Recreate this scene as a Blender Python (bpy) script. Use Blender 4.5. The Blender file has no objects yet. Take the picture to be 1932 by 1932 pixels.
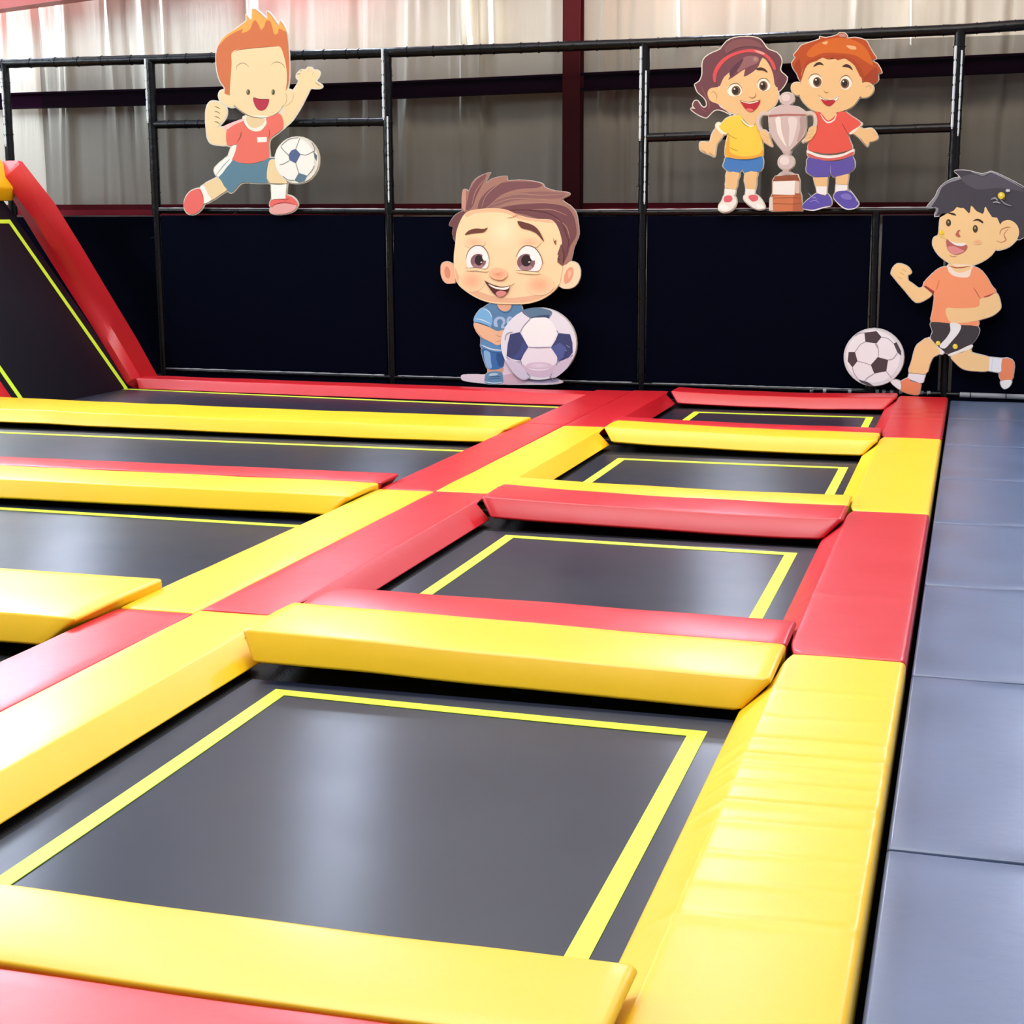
import bpy, bmesh, math, random
import numpy as np
from mathutils import Vector, Matrix, Euler
from mathutils.geometry import tessellate_polygon
from mathutils import noise as mnoise
random.seed(4)
SC = bpy.context.scene
COL = SC.collection
PI = math.pi

# ------------------------------------------------------------ camera
cam_d = bpy.data.cameras.new('camera'); cam = bpy.data.objects.new('camera', cam_d); COL.objects.link(cam)
SC.camera = cam
FPX = 2959.2
cam_d.sensor_width = 36.0; cam_d.lens = 36.0 * FPX / 1932.0; cam_d.clip_end = 100
pit, rol, yaw = math.radians(-10.6366), math.radians(.1569), math.radians(16.2684)
RZ = Matrix.Rotation(yaw, 3, 'Z'); RX = Matrix.Rotation(pit, 3, 'X'); RY = Matrix.Rotation(rol, 3, 'Y')
CR = RZ @ RX @ RY                                   # columns: right, forward, up
CP = Vector((3.0201, 0, 1.6))
cam.matrix_world = Matrix.Translation(CP) @ Matrix((( CR[0][0], CR[0][2], -CR[0][1], 0), (CR[1][0], CR[1][2], -CR[1][1], 0), (CR[2][0], CR[2][2], -CR[2][1], 0), (0, 0, 0, 1)))

def at(u, v, ax, c):
    """point of the place seen at (u, v) of the photo on the plane coordinate[ax] = c"""
    d = CR @ Vector(((u - 966) / FPX, 1, -(v - 966) / FPX))
    return CP + d * ((c - CP[ax]) / d[ax])

# ------------------------------------------------------------ world, light, exposure
W = bpy.data.worlds.new('world'); SC.world = W; W.use_nodes = True
W.node_tree.nodes['Background'].inputs[0].default_value = (.8, .88, 1, 1)
W.node_tree.nodes['Background'].inputs[1].default_value = .3
def area(name, loc, tgt, sx, sy, p, c=(1, 1, 1)):
    l = bpy.data.lights.new(name, 'AREA'); l.shape = 'RECTANGLE'; l.size = sx; l.size_y = sy; l.energy = p; l.color = c
    o = bpy.data.objects.new(name, l); COL.objects.link(o); o.location = loc
    o.rotation_euler = (Vector(tgt) - Vector(loc)).to_track_quat('-Z', 'Y').to_euler(); return o
area('daylight_left', (-9.5, 11.6, 4.6), (0, 13.2, 3.2), 2.6, 2.4, 230, (.80, .92, 1))
area('sheet_fill', (-9.8, 15.12, 4.9), (-4.5, 15.6, 3.4), .5, 2.4, 680, (.78, .91, 1))  # added lamp hidden behind the frame, brightens only the back sheet
area('daylight_left_front', (-9.5, 6.5, 5.2), (0, 6.5, 0), 5, 2.6, 430, (.80, .90, 1))
area('ceiling_lamps_front', (1.6, 4.6, 6.8), (1.6, 4.3, 0), 6, 2.2, 370, (.98, .98, 1))
area('ceiling_lamps_middle', (0.0, 9.6, 6.8), (0.0, 9.2, 0), 7, 1.8, 350, (1, .98, .96))
area('ceiling_lamps_back', (1.5, 12.2, 6.6), (1.5, 14.8, 2.6), 8, 1.2, 110, (1, .82, .58))
SC.view_settings.view_transform = 'Standard'; SC.view_settings.look = 'None'
SC.view_settings.gamma = 1; SC.view_settings.use_curve_mapping = False
SC.view_settings.exposure = .22

# ------------------------------------------------------------ materials
def lin(c):
    return tuple(((x / 255) / 12.92 if x / 255 <= .04045 else ((x / 255 + .055) / 1.055) ** 2.4) for x in c) + (1,)
def mat(name, rgb, rough=.5, bump=None, var=0, spec=.5, coat=0, emit=None, metal=0):
    m = bpy.data.materials.new(name); m.use_nodes = True
    N = m.node_tree.nodes; L = m.node_tree.links; b = N['Principled BSDF']
    b.inputs['Base Color'].default_value = lin(rgb); b.inputs['Roughness'].default_value = rough
    b.inputs['Specular IOR Level'].default_value = spec; b.inputs['Metallic'].default_value = metal
    if coat: b.inputs['Coat Weight'].default_value = coat; b.inputs['Coat Roughness'].default_value = .25
    if emit: b.inputs['Emission Color'].default_value = lin(emit[0]); b.inputs['Emission Strength'].default_value = emit[1]
    if bump or var:
        tc = N.new('ShaderNodeTexCoord'); mp = N.new('ShaderNodeMapping'); L.new(tc.outputs['Object'], mp.inputs[0])
        n = N.new('ShaderNodeTexNoise'); L.new(mp.outputs[0], n.inputs['Vector']); n.inputs['Detail'].default_value = 5
        if bump:
            sc, st, mps = bump; mp.inputs['Scale'].default_value = mps; n.inputs['Scale'].default_value = sc
            bp = N.new('ShaderNodeBump'); bp.inputs['Strength'].default_value = st; bp.inputs['Distance'].default_value = .01
            L.new(n.outputs[0], bp.inputs['Height']); L.new(bp.outputs[0], b.inputs['Normal'])
        if var:
            n2 = N.new('ShaderNodeTexNoise'); n2.inputs['Scale'].default_value = 2.3; n2.inputs['Detail'].default_value = 3; L.new(tc.outputs['Object'], n2.inputs['Vector'])
            mx = N.new('ShaderNodeMix'); mx.data_type = 'RGBA'; L.new(n2.outputs[0], mx.inputs['Factor'])
            c = lin(rgb); mx.inputs['A'].default_value = tuple(x * (1 - var) for x in c[:3]) + (1,)
            mx.inputs['B'].default_value = tuple(min(1, x * (1 + var)) for x in c[:3]) + (1,)
            L.new(mx.outputs['Result'], b.inputs['Base Color'])
            r2 = N.new('ShaderNodeMapRange'); L.new(n2.outputs[0], r2.inputs[0]); r2.inputs[1].default_value = .3; r2.inputs[2].default_value = .7
            r2.inputs[3].default_value = rough - .02; r2.inputs[4].default_value = rough + .02; L.new(r2.outputs[0], b.inputs['Roughness'])
    return m
M = {}
M['yellow'] = mat('yellow_vinyl', (246, 197, 18), .38, (5, .25, (1, 1, 1)), .03, coat=.2)
M['red'] = mat('red_vinyl', (200, 24, 36), .38, (5, .25, (1, 1, 1)), .03, coat=.2)
M['bed'] = mat('black_jumping_mat', (17, 26, 48), .31, (160, .004, (1, 1, 1)), .14, spec=.5)
_b = M['bed'].node_tree.nodes['Principled BSDF']; _b.inputs['Anisotropic'].default_value = .9      # woven mat: reflections smear along the weave
_t = M['bed'].node_tree.nodes.new('ShaderNodeCombineXYZ'); _t.inputs[1].default_value = 1.0; M['bed'].node_tree.links.new(_t.outputs[0], _b.inputs['Tangent'])
M['ramp_bed'] = mat('navy_ramp_mat', (3, 5, 20), .55, None, .1, spec=.25)
M['net_edge'] = mat('black_edge_webbing', (9, 9, 14), .7, (90, .4, (1, 1, 1)))
M['tape'] = mat('lime_tape', (214, 245, 60), .5)
M['floor_mat'] = mat('grey_foam_mat', (82, 98, 130), .38, (9, .25, (1, 1, 1)), .22, coat=.4)
M['panel'] = mat('navy_black_panel', (1, 3, 17), .8, (40, .1, (1, 1, 1)), .1, spec=.04)
M['foam'] = mat('black_foam_tube', (2, 3, 8), .32, (14, .6, (1, 1, 1)), .2, spec=.3)
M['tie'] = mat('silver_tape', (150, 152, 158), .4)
M['steel_black'] = mat('black_steel', (12, 12, 14), .5)
M['beam'] = mat('dark_red_paint', (80, 3, 12), .6, None, .15, spec=.2)
M['rail_red'] = mat('crimson_paint', (120, 8, 28), .6, None, .1, spec=.2)
M['girt'] = mat('maroon_paint', (30, 3, 26), .8, None, .15, spec=.05)
M['brace'] = mat('red_oxide_paint', (176, 70, 62), .5, None, .1)
M['sheet'] = mat('insulation_sheet', (214, 206, 192), .45, (7, .35, (3, 1, .25)), .06)
M['wrap'] = mat('wrap_glint', (205, 212, 218), .35)
M['plaster'] = mat('light_wall', (200, 200, 200), .8)
M['under'] = mat('dark_floor', (20, 20, 22), .8, None, .2)
M['ceil'] = mat('white_ceiling', (215, 215, 215), .7)
M['pane'] = mat('sheen_pane', (230, 240, 255), .4, emit=((215, 230, 255), 58.0))
M['gap'] = mat('daylight_gap', (240, 240, 240), .5, emit=((255, 252, 240), .9))
def net_mat():
    m = bpy.data.materials.new('black_netting'); m.use_nodes = True; N = m.node_tree.nodes; L = m.node_tree.links
    out = N['Material Output']; b = N['Principled BSDF']; b.inputs['Base Color'].default_value = (.003, .003, .004, 1); b.inputs['Specular IOR Level'].default_value = 0; b.inputs['Roughness'].default_value = .8
    t = N.new('ShaderNodeBsdfTransparent'); mx = N.new('ShaderNodeMixShader'); mx.inputs[0].default_value = .57
    L.new(t.outputs[0], mx.inputs[1]); L.new(b.outputs[0], mx.inputs[2]); L.new(mx.outputs[0], out.inputs['Surface']); return m
M['net'] = net_mat()
_pc = {}
def pcol(hexs):
    if hexs not in _pc:
        rgb = tuple(int(hexs[i:i + 2], 16) for i in (0, 2, 4)); _pc[hexs] = mat('print_' + hexs, rgb, .5, spec=.3)
    return _pc[hexs]

# ------------------------------------------------------------ helpers
def tag(o, label=None, cat=None, group=None, kind=None):
    if label: o['label'] = label
    if cat: o['category'] = cat
    if group: o['group'] = group
    if kind: o['kind'] = kind
    return o
def empty(name, loc=(0, 0, 0)):
    o = bpy.data.objects.new(name, None); COL.objects.link(o); o.location = loc; o.empty_display_size = .1; return o
def link(name, me, parent=None, smooth=False, auto=None):
    o = bpy.data.objects.new(name, me); COL.objects.link(o)
    if parent:
        o.parent = parent; o.matrix_parent_inverse = Matrix.Translation(-parent.location) if parent.type == 'EMPTY' else Matrix.Identity(4)
    if smooth:
        for p in me.polygons: p.use_smooth = True
        if auto:
            me.set_sharp_from_angle(angle=math.radians(auto))
    return o
def mesh(name, vs, fs, mats, idx=None, parent=None, smooth=False, auto=None, recalc=True):
    me = bpy.data.meshes.new(name); me.from_pydata([tuple(v) for v in vs], [], fs)
    for m in (mats if isinstance(mats, (list, tuple)) else [mats]): me.materials.append(m)
    if idx: me.polygons.foreach_set('material_index', idx)
    if recalc:
        bm = bmesh.new(); bm.from_mesh(me); bmesh.ops.recalc_face_normals(bm, faces=bm.faces); bm.to_mesh(me); bm.free()
    me.update(); return link(name, me, parent, smooth, auto)
class MB:
    def __init__(s): s.v = []; s.f = []; s.i = []
    def box(s, a, b, mi=0):
        k = len(s.v)
        for x in (a[0], b[0]):
            for y in (a[1], b[1]):
                for z in (a[2], b[2]): s.v.append((x, y, z))
        for q in ((0, 1, 3, 2), (4, 6, 7, 5), (0, 4, 5, 1), (2, 3, 7, 6), (0, 2, 6, 4), (1, 5, 7, 3)): s.f.append(tuple(k + j for j in q)); s.i.append(mi)
    def tube(s, p, q, r, n=14, mi=0, segs=1, wob=0):
        p = Vector(p); q = Vector(q); d = (q - p).normalized(); a = d.orthogonal().normalized(); b = d.cross(a); k = len(s.v)
        for j in range(segs + 1):
            c = p.lerp(q, j / segs); rr = r * (1 + (random.uniform(-wob, wob) if wob else 0))
            for i in range(n):
                t = 2 * PI * i / n; s.v.append(tuple(c + a * rr * math.cos(t) + b * rr * math.sin(t)))
        for j in range(segs):
            for i in range(n):
                o = k + j * n; s.f.append((o + i, o + (i + 1) % n, o + n + (i + 1) % n, o + n + i)); s.i.append(mi)
        s.f.append(tuple(k + i for i in range(n))[::-1]); s.i.append(mi)
        s.f.append(tuple(k + segs * n + i for i in range(n))); s.i.append(mi)
    def build(s, name, mats, parent=None, smooth=False, auto=None):
        return mesh(name, s.v, s.f, mats, s.i, parent, smooth, auto)

def pad_mesh(prof, fmap, n=40, r=.018, re=.03, disp=None):
    """swept upholstered block. prof: closed loop of (c, z, s0, s1); fmap(s, c, z) -> world point"""
    P = [Vector((a, b)) for a, b, _, _ in prof]; S = [(a, b) for _, _, a, b in prof]; m = len(P)
    pts = []
    for i in range(m):
        p0, p1, p2 = P[i - 1], P[i], P[(i + 1) % m]
        d0 = (p0 - p1); d2 = (p2 - p1); l0 = min(r, d0.length * .45); l2 = min(r, d2.length * .45)
        a = p1 + d0.normalized() * l0; b = p1 + d2.normalized() * l2
        fa = l0 / d0.length; fb = l2 / d2.length
        for t in (0, .33, .67, 1):
            q = a * (1 - t) ** 2 + p1 * 2 * t * (1 - t) + b * t * t
            s = [S[i][k] * ((1 - t) * (1 - fa) + t * (1 - fb)) + S[i - 1][k] * (1 - t) * fa + S[(i + 1) % m][k] * t * fb for k in (0, 1)]
            pts.append((q, s))
        # intermediate points on long sides
        nxt = P[(i + 1) % m]; Ls = (nxt - p1).length
        if Ls > .16:
            for t in np.linspace(0, 1, int(Ls / .07) + 2)[1:-1]:
                q = p1.lerp(nxt, float(t)); s = [S[i][k] * (1 - t) + S[(i + 1) % m][k] * t for k in (0, 1)]
                pts.append((q, s))
    K = len(pts); area2 = sum(pts[i][0].cross(pts[(i + 1) % K][0]) for i in range(K)); sg = 1 if area2 > 0 else -1
    nrm = []
    for i in range(K):
        t = (pts[(i + 1) % K][0] - pts[i - 1][0]).normalized(); nrm.append(Vector((-t.y, t.x)) * sg)
    rings = [(0, re), (re * .12, re * .53), (re * .4, re * .2), (re, 0)]
    vs = []; fs = []
    def ring(frac, d, ins):
        for (q, s), nn in zip(pts, nrm):
            L = s[1] - s[0]; ss = s[0] + (d if frac == 0 else (L - d if frac == 1 else re + (L - 2 * re) * frac))
            qq = q + nn * ins; z = qq.y
            if disp: z += disp((ss), qq.x, z)
            vs.append(fmap(ss, qq.x, z))
    cnt = 0
    for d, ins in rings: ring(0, d, ins * .8); cnt += 1
    for j in range(1, n): ring(j / n, 0, 0); cnt += 1
    for d, ins in rings[::-1]: ring(1, d, ins * .8); cnt += 1
    for j in range(cnt - 1):
        for i in range(K): fs.append((j * K + i, j * K + (i + 1) % K, (j + 1) * K + (i + 1) % K, (j + 1) * K + i))
    fs.append(tuple(range(K))); fs.append(tuple((cnt - 1) * K + i for i in range(K)))
    return vs, fs
def soft(seed, amp=.004):
    def f(s, c, z): return amp * mnoise.noise(Vector((s * 2.3 + seed * 7.1, c * 3.1, seed))) if z > -.03 else 0
    return f
def pad_obj(name, label, col, vs, fs, group=None):
    c = Vector((sum(v[0] for v in vs) / len(vs), sum(v[1] for v in vs) / len(vs), min(v[2] for v in vs)))
    o = mesh(name, [Vector(v) - c for v in vs], fs, M[col], smooth=True); o.location = c
    tag(o, label, 'pad', group); return o

# ------------------------------------------------------------ the setting
ZF = -.9
mb = MB(); mb.box((-10, -6, ZF - .1), (9, 16, ZF)); tag(mb.build('floor', M['under']), kind='structure')
mb = MB(); mb.box((2.875, -1, ZF), (9, 14.95, -.105)); tag(mb.build('floor', M['under']), kind='structure')
mb = MB(); mb.box((-10, -6, 7.2), (9, 16, 7.3)); tag(mb.build('ceiling', M['ceil']), kind='structure')
mb = MB(); mb.box((-10.1, -6, ZF), (-10, 16, 7.2)); tag(mb.build('wall_left', M['plaster']), kind='structure')
mb = MB(); mb.box((9, -6, ZF), (9.1, 16, 7.2)); tag(mb.build('wall_right', M['plaster']), kind='structure')
mb = MB(); mb.box((-10, -6.1, ZF), (9, -6, 7.2)); tag(mb.build('wall_front', M['plaster']), kind='structure')
mb = MB(); mb.box((-10, 15.75, ZF), (9, 15.85, 7.2)); tag(mb.build('wall_back', M['plaster']), kind='structure')
# hanging insulation sheet with vertical folds
vs = []; fs = []; nx, nz = 760, 26; X0, X1, Z0, Z1 = -9.9, 8.9, ZF, 4.05
folds = [(random.uniform(X0, X1), random.uniform(.018, .07), random.uniform(-.06, .05), random.uniform(-.035, .035)) for _ in range(120)]
for x, s, a, sl in ((-.02 - 2.5, .05, -.05, .03), (-2.05, .02, -.09, .02), (-1.83, .02, -.1, 0), (1.0, .018, -.08, .0), (.1, .02, -.05, .02), (2.2, .02, -.05, .01)): folds.append((x, s, a, sl))
for j in range(nz + 1):
    z = Z0 + (Z1 - Z0) * j / nz
    for i in range(nx + 1):
        x = X0 + (X1 - X0) * i / nx; y = 0
        for fx, s, a, sl in folds:
            d = (x - fx - sl * (z - 2.5)) / s
            if abs(d) < 3: y += a * .75 * math.exp(-d * d) * (1 + .6 * math.sin(z * 1.3 + fx * 5))
        y += .03 * mnoise.noise(Vector((x * .9, z * .5, 3)))
        vs.append((x, 15.6 + y, z))
for j in range(nz):
    for i in range(nx): k = j * (nx + 1) + i; fs.append((k, k + 1, k + nx + 2, k + nx + 1))
sh = mesh('insulation_sheet', vs, fs, M['sheet'], smooth=True, recalc=False)
tag(sh, 'pale hanging insulation sheet with vertical folds covering the back wall', 'sheet')
for u0, u1, w in ((877, 886, 7), (923, 925, 5), (1278, 1279, 3), (1718, 1718, 2.5)):
    a = at(u0, -8, 1, 15.45); b = at(u1, 84, 1, 15.45); h = w / FPX * 16 / 2
    mesh('daylight_gap', [a - Vector((h, 0, 0)), a + Vector((h, 0, 0)), b + Vector((h, 0, 0)), b - Vector((h, 0, 0)), a + Vector((0, .12, 0)), b + Vector((0, .12, 0))], [(0, 1, 2, 3), (0, 4, 1), (3, 2, 5), (0, 3, 5, 4), (1, 4, 5, 2)], M['gap'], parent=sh)
# upper back wall: unseen glowing panes, added for sheen and streaks on mats and pads
for n, x in enumerate((-7.6, -3.6, .6, 4.6)):
    mb = MB(); mb.box((x - .3, 15.6, 4.12), (x + .3, 15.66, 5.2)); tag(mb.build('added_pane_%d' % (n + 1), M['pane']), kind='structure')
# girts, column and rafter of the hall
def bar(name, a, b, h, d, m, lip=True):
    mb = MB(); a = Vector(a); b = Vector(b)
    def bx(z0, z1, y0, y1):
        k = len(mb.v)
        for p in (a, b):
            for y in (y0, y1):
                for z in (z0, z1): mb.v.append((p.x, p.y + y, p.z + z))
        for q in ((0, 1, 3, 2), (4, 6, 7, 5), (0, 4, 5, 1), (2, 3, 7, 6), (0, 2, 6, 4), (1, 5, 7, 3)): mb.f.append(tuple(k + j for j in q)); mb.i.append(0)
    bx(-h / 2, h / 2, .02, d)
    if lip: bx(h / 2 - .02, h / 2, -.03, .02); bx(-h / 2, -h / 2 + .02, -.03, .02)
    o = mb.build(name, m); return tag(o, kind='structure')
bar('trim_1', (-9.9, 15.4, 2.86), (-2.7, 15.4, 2.872), .165, .12, M['girt'])
bar('trim_1', (-2.7, 15.4, 2.872), (8.9, 15.4, 3.05), .165, .12, M['girt'])
bar('trim_2', (-9.9, 15.4, 1.70), (8.9, 15.4, 1.66), .115, .12, M['rail_red'], False)
mb = MB(); mb.box((-.9, 15.22, ZF), (-.73, 15.24, 7.2)); mb.box((-.9, 15.38, ZF), (-.73, 15.40, 7.2)); mb.box((-.825, 15.24, ZF), (-.805, 15.38, 7.2))
mb.box((-.9, 15.22, 1.35), (-.73, 15.4, 1.36))
tag(mb.build('trim_3', M['beam']), kind='structure')
mb = MB()
for zz, yy in ((0, 0),):
    a = Vector((-9.9, 15.0, 3.753 - .0797 * 2.75)); b = Vector((6, 15.0, 3.753 + .0797 * 13.15))
    k = len(mb.v)
    for p in (a, b):
        for y in (0, .22):
            for z in (0, .4): mb.v.append((p.x, p.y + y, p.z + z))
    for q in ((0, 1, 3, 2), (4, 6, 7, 5), (0, 4, 5, 1), (2, 3, 7, 6), (0, 2, 6, 4), (1, 5, 7, 3)): mb.f.append(q); mb.i.append(0)
tag(mb.build('trim_4', M['brace']), kind='structure')

# ------------------------------------------------------------ netting frame at the back
YW = 14.85
fr = empty('netting_frame', (-1.7, YW, ZF)); tag(fr, 'tall black foam-wrapped tube frame with posts and rails along the back wall', 'frame')
def tubepart(name, pts, r, ties, seedr, sil=()):
    random.seed(seedr); mb = MB()
    for a, b in zip(pts, pts[1:]):
        L = (Vector(b) - Vector(a)).length
        mb.tube(a, b, r, 14, 0, max(2, int(L / .06)), .035)
        d = (Vector(b) - Vector(a)) / L; t = random.uniform(.1, .3)
        while ties and t < L:
            p = Vector(a) + d * t; mb.tube(p, p + d * .008, r * 1.12, 14, 0)
            if random.random() < .5:
                q = p + d * .004; s = Vector((random.uniform(-1, 1), -1, random.uniform(-.6, .6))).normalized()
                mb.tube(q + s * r, q + s * (r + random.uniform(.02, .05)), .003, 5, 0)
            t += random.uniform(.12, .34)
    for a, b in sil: mb.tube(a, b, r * 1.04, 14, 1, 3, .02)
    return mb.build(name, [M['foam'], M['tie']], fr, smooth=True, auto=50)
PX = (-6.84, -5.14, -2.57, -.015, 2.80)
for i, x in enumerate(PX):
    zt = (3.2, 3.19, 3.176, 3.18, 3.21)[i]; r = .048 if i != 4 else .05
    tubepart('post', [(x, YW, 1.64), (x, YW, zt)], r, True, i + 3)
    tubepart('post', [(x + .012, YW, ZF), (x, YW, 1.64)], .034, True, i + 13)
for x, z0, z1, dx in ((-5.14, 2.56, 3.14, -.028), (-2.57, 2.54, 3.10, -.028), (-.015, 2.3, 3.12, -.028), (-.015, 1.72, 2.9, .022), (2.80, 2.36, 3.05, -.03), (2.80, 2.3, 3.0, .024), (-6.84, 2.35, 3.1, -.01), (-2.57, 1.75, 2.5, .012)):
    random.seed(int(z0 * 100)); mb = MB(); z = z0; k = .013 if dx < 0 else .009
    while z < z1:                      # one tape band, its pale tone a built-in glint, pinched by the cable ties
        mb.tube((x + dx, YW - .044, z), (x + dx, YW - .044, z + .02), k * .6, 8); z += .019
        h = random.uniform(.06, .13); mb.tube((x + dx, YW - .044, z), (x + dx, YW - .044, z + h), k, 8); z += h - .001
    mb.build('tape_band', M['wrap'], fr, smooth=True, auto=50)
tubepart('post', [(2.165, YW, ZF), (2.14, YW, 1.65)], .034, True, 21)
tubepart('top_rail', [(-7.6, YW, 3.2), (-5.14, YW, 3.19), (-2.57, YW, 3.178), (-.015, YW, 3.182), (2.8, YW, 3.212), (5.2, YW, 3.30)], .047, True, 31)
tubepart('middle_rail', [(-5.14, YW, 1.68), (-2.57, YW, 1.66), (-.015, YW, 1.64), (2.8, YW, 1.655), (5.2, YW, 1.67)], .03, True, 32)
tubepart('bottom_rail', [(-5.14, YW, .028), (-2.57, YW, .016), (-.01, YW, .012), (2.82, YW, -.002), (5.2, YW, -.02)], .026, True, 33,
         sil=[((2.95, YW, -.002), (4.6, YW, -.014))] + [((x, YW, .002), (x + .03, YW, .002)) for x in (2.2, 2.26, 2.33, 2.41, 2.48, 2.53, 2.6, 2.66, 1.6, 1.72, 1.95)])
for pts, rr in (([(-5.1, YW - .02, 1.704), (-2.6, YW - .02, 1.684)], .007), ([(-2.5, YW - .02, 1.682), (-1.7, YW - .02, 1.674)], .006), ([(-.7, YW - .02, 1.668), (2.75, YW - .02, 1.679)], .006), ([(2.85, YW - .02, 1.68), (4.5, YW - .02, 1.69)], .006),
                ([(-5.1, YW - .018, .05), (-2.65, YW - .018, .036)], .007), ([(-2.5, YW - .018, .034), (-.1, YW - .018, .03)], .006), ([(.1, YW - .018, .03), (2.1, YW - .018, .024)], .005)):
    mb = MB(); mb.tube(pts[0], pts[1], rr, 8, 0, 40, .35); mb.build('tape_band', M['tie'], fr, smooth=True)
tubepart('brace_rail', [(-5.14, YW, 2.545), (-2.57, YW, 2.525)], .04, True, 34)
tubepart('brace_rail', [(-.015, YW, 2.33), (2.8, YW, 2.375)], .04, True, 35)
# netting bays
for i, (a, b, nm) in enumerate(((-6.42, -5.19, 'beside the left end post'), (-5.09, -2.62, 'behind the orange haired kicking boy'), (-2.52, -.065, 'in the middle bay above the big headed boy'), (.035, 2.75, 'behind the two children with the trophy'), (2.85, 5.2, 'at the right edge above the running boy'))):
    z0 = 1.69; nxx = 20; vs = []; fs = []
    for j in range(11):
        for k in range(nxx + 1):
            u = k / nxx; w = j / 10
            vs.append((a + (b - a) * u, YW + .0 + .02 * math.sin(PI * u) * math.sin(PI * w), z0 + (3.15 - z0) * w))
    for j in range(10):
        for k in range(nxx): q = j * (nxx + 1) + k; fs.append((q, q + 1, q + nxx + 2, q + nxx + 1))
    o = mesh('safety_net', vs, fs, M['net'], smooth=True, recalc=False); tag(o, 'see-through black safety net panel ' + nm, 'net', 'net panels of the frame')
# dark padded panels under the netting
pan = [(-7.6, -5.2, 15.25, 1.62, 'dark navy wall panel set back behind the red ramp padding'), (-5.09, -2.62, YW, 1.63, 'dark navy wall panel below the orange haired kicking boy'),
       (-2.53, -.055, YW, 1.61, 'dark navy wall panel behind the big headed boy'), (.03, 2.10, YW, 1.61, 'dark navy wall panel below the two children with the trophy'),
       (2.20, 2.75, YW, 1.61, 'narrow dark navy wall panel behind the running boy'), (2.87, 5.2, YW, 1.61, 'dark navy wall panel at the right edge above the grey mats')]
for a, b, y, zt, lb in pan:
    mb = MB(); mb.box((a, y - .012, -.13 if y < 15 else ZF), (b, y + .03, zt)); o = mb.build('wall_panel', M['panel'])
    md = o.modifiers.new('bevel', 'BEVEL'); md.width = .008; md.segments = 2; tag(o, lb, 'wall panel', 'dark panels under the netting')
# black kick board under the bottom rail so the pads meet something solid
mb = MB(); mb.box((-7.6, YW + .04, ZF), (5.2, YW + .08, -.02)); tag(mb.build('trim_5', M['steel_black']), kind='structure')

# ------------------------------------------------------------ trampolines
BZ = -.11
def quadstrip(pts_a, pts_b, h, up=Vector((0, 0, 1))):
    vs = []; fs = []
    for a, b in zip(pts_a, pts_b):
        a = Vector(a); b = Vector(b); vs += [a, b, b + up * h, a + up * h]
    n = len(pts_a)
    for i in range(n - 1):
        k = i * 4
        for q in ((0, 1, 5, 4), (1, 2, 6, 5), (2, 3, 7, 6), (3, 0, 4, 7)): fs.append(tuple(k + j for j in q))
    fs += [(0, 1, 2, 3), tuple((n - 1) * 4 + j for j in (3, 2, 1, 0))]
    return vs, fs
def trampoline(label, x0, x1, y0, y1, tape, frame, skew=0):
    """bed rectangle x0..x1,y0..y1; tape = outer rectangle of the lime line; frame = cell rectangle"""
    t = empty('trampoline', ((x0 + x1) / 2, (y0 + y1) / 2, ZF)); tag(t, label, 'trampoline', 'trampolines of the jumping court')
    nx, ny = 24, 24; vs = []; fs = []
    def sag(x, y):
        u = (x - x0) / (x1 - x0); v = (y - y0) / (y1 - y0); return -.012 * math.sin(PI * max(0, min(1, u))) * math.sin(PI * max(0, min(1, v)))
    for zt in (0, -.006):
        for j in range(ny + 1):
            for i in range(nx + 1):
                x = x0 + (x1 - x0) * i / nx; y = y0 + (y1 - y0) * j / ny; vs.append((x, y, BZ + zt + sag(x, y)))
    for j in range(ny):
        for i in range(nx): k = j * (nx + 1) + i; fs.append((k, k + 1, k + nx + 2, k + nx + 1))
    mesh('jumping_bed', vs[:len(vs) // 2], fs, M['bed'], parent=t, smooth=True, recalc=False)
    tx0, tx1, ty0, ty1 = tape; w = .06
    def line(p, q, pi, qi):
        n = 24; A = []; B = []
        for k in range(n + 1):
            f = k / n; a = Vector(p).lerp(Vector(q), f); b = Vector(pi).lerp(Vector(qi), f)
            A.append((a.x, a.y, BZ + .0005 + sag(a.x, a.y))); B.append((b.x, b.y, BZ + .0005 + sag(b.x, b.y)))
        v, f = quadstrip(A, B, .0025); mesh('boundary_line', v, f, M['tape'], parent=t)
    o_ = [(tx0, ty0), (tx1, ty0), (tx1, ty1 + skew), (tx0, ty1)]; i_ = [(tx0 + w, ty0 + w), (tx1 - w, ty0 + w), (tx1 - w, ty1 + skew - w), (tx0 + w, ty1 - w)]
    for k in range(4): line(o_[k], o_[(k + 1) % 4], i_[k], i_[(k + 1) % 4])
    # edge webbing and steel frame
    fx0, fx1, fy0, fy1 = frame; mb = MB(); e = .012
    mb.box((fx0, fy0, BZ - .035), (x0 + .02, fy1, BZ - e)); mb.box((x1 - .02, fy0, BZ - .035), (fx1, fy1, BZ - e))
    mb.box((x0 + .02, fy0, BZ - .035), (x1 - .02, y0 + .02, BZ - e)); mb.box((x0 + .02, y1 - .02, BZ - .035), (x1 - .02, fy1, BZ - e))
    mb.build('spring_cover', M['net_edge'], t)
    mb = MB(); b = .09; g = .012
    mb.box((fx0 + g, fy0 + g, BZ - .02), (fx0 + b, fy1 - g, -.09)); mb.box((fx1 - b, fy0 + g, BZ - .02), (fx1 - g, fy1 - g, -.09))
    mb.box((fx0 + b, fy0 + g, BZ - .02), (fx1 - b, fy0 + b, -.09)); mb.box((fx0 + b, fy1 - b, BZ - .02), (fx1 - b, fy1 - g, -.09))
    for x in (fx0 + g, fx1 - b):
        for y in (fy0 + g, fy1 - b): mb.box((x, y, ZF), (x + .078, y + .078, BZ - .03))
    mb.build('frame', M['steel_black'], t)
YB = [2.66, 5.72, 8.72, 11.80, 14.62]
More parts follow.
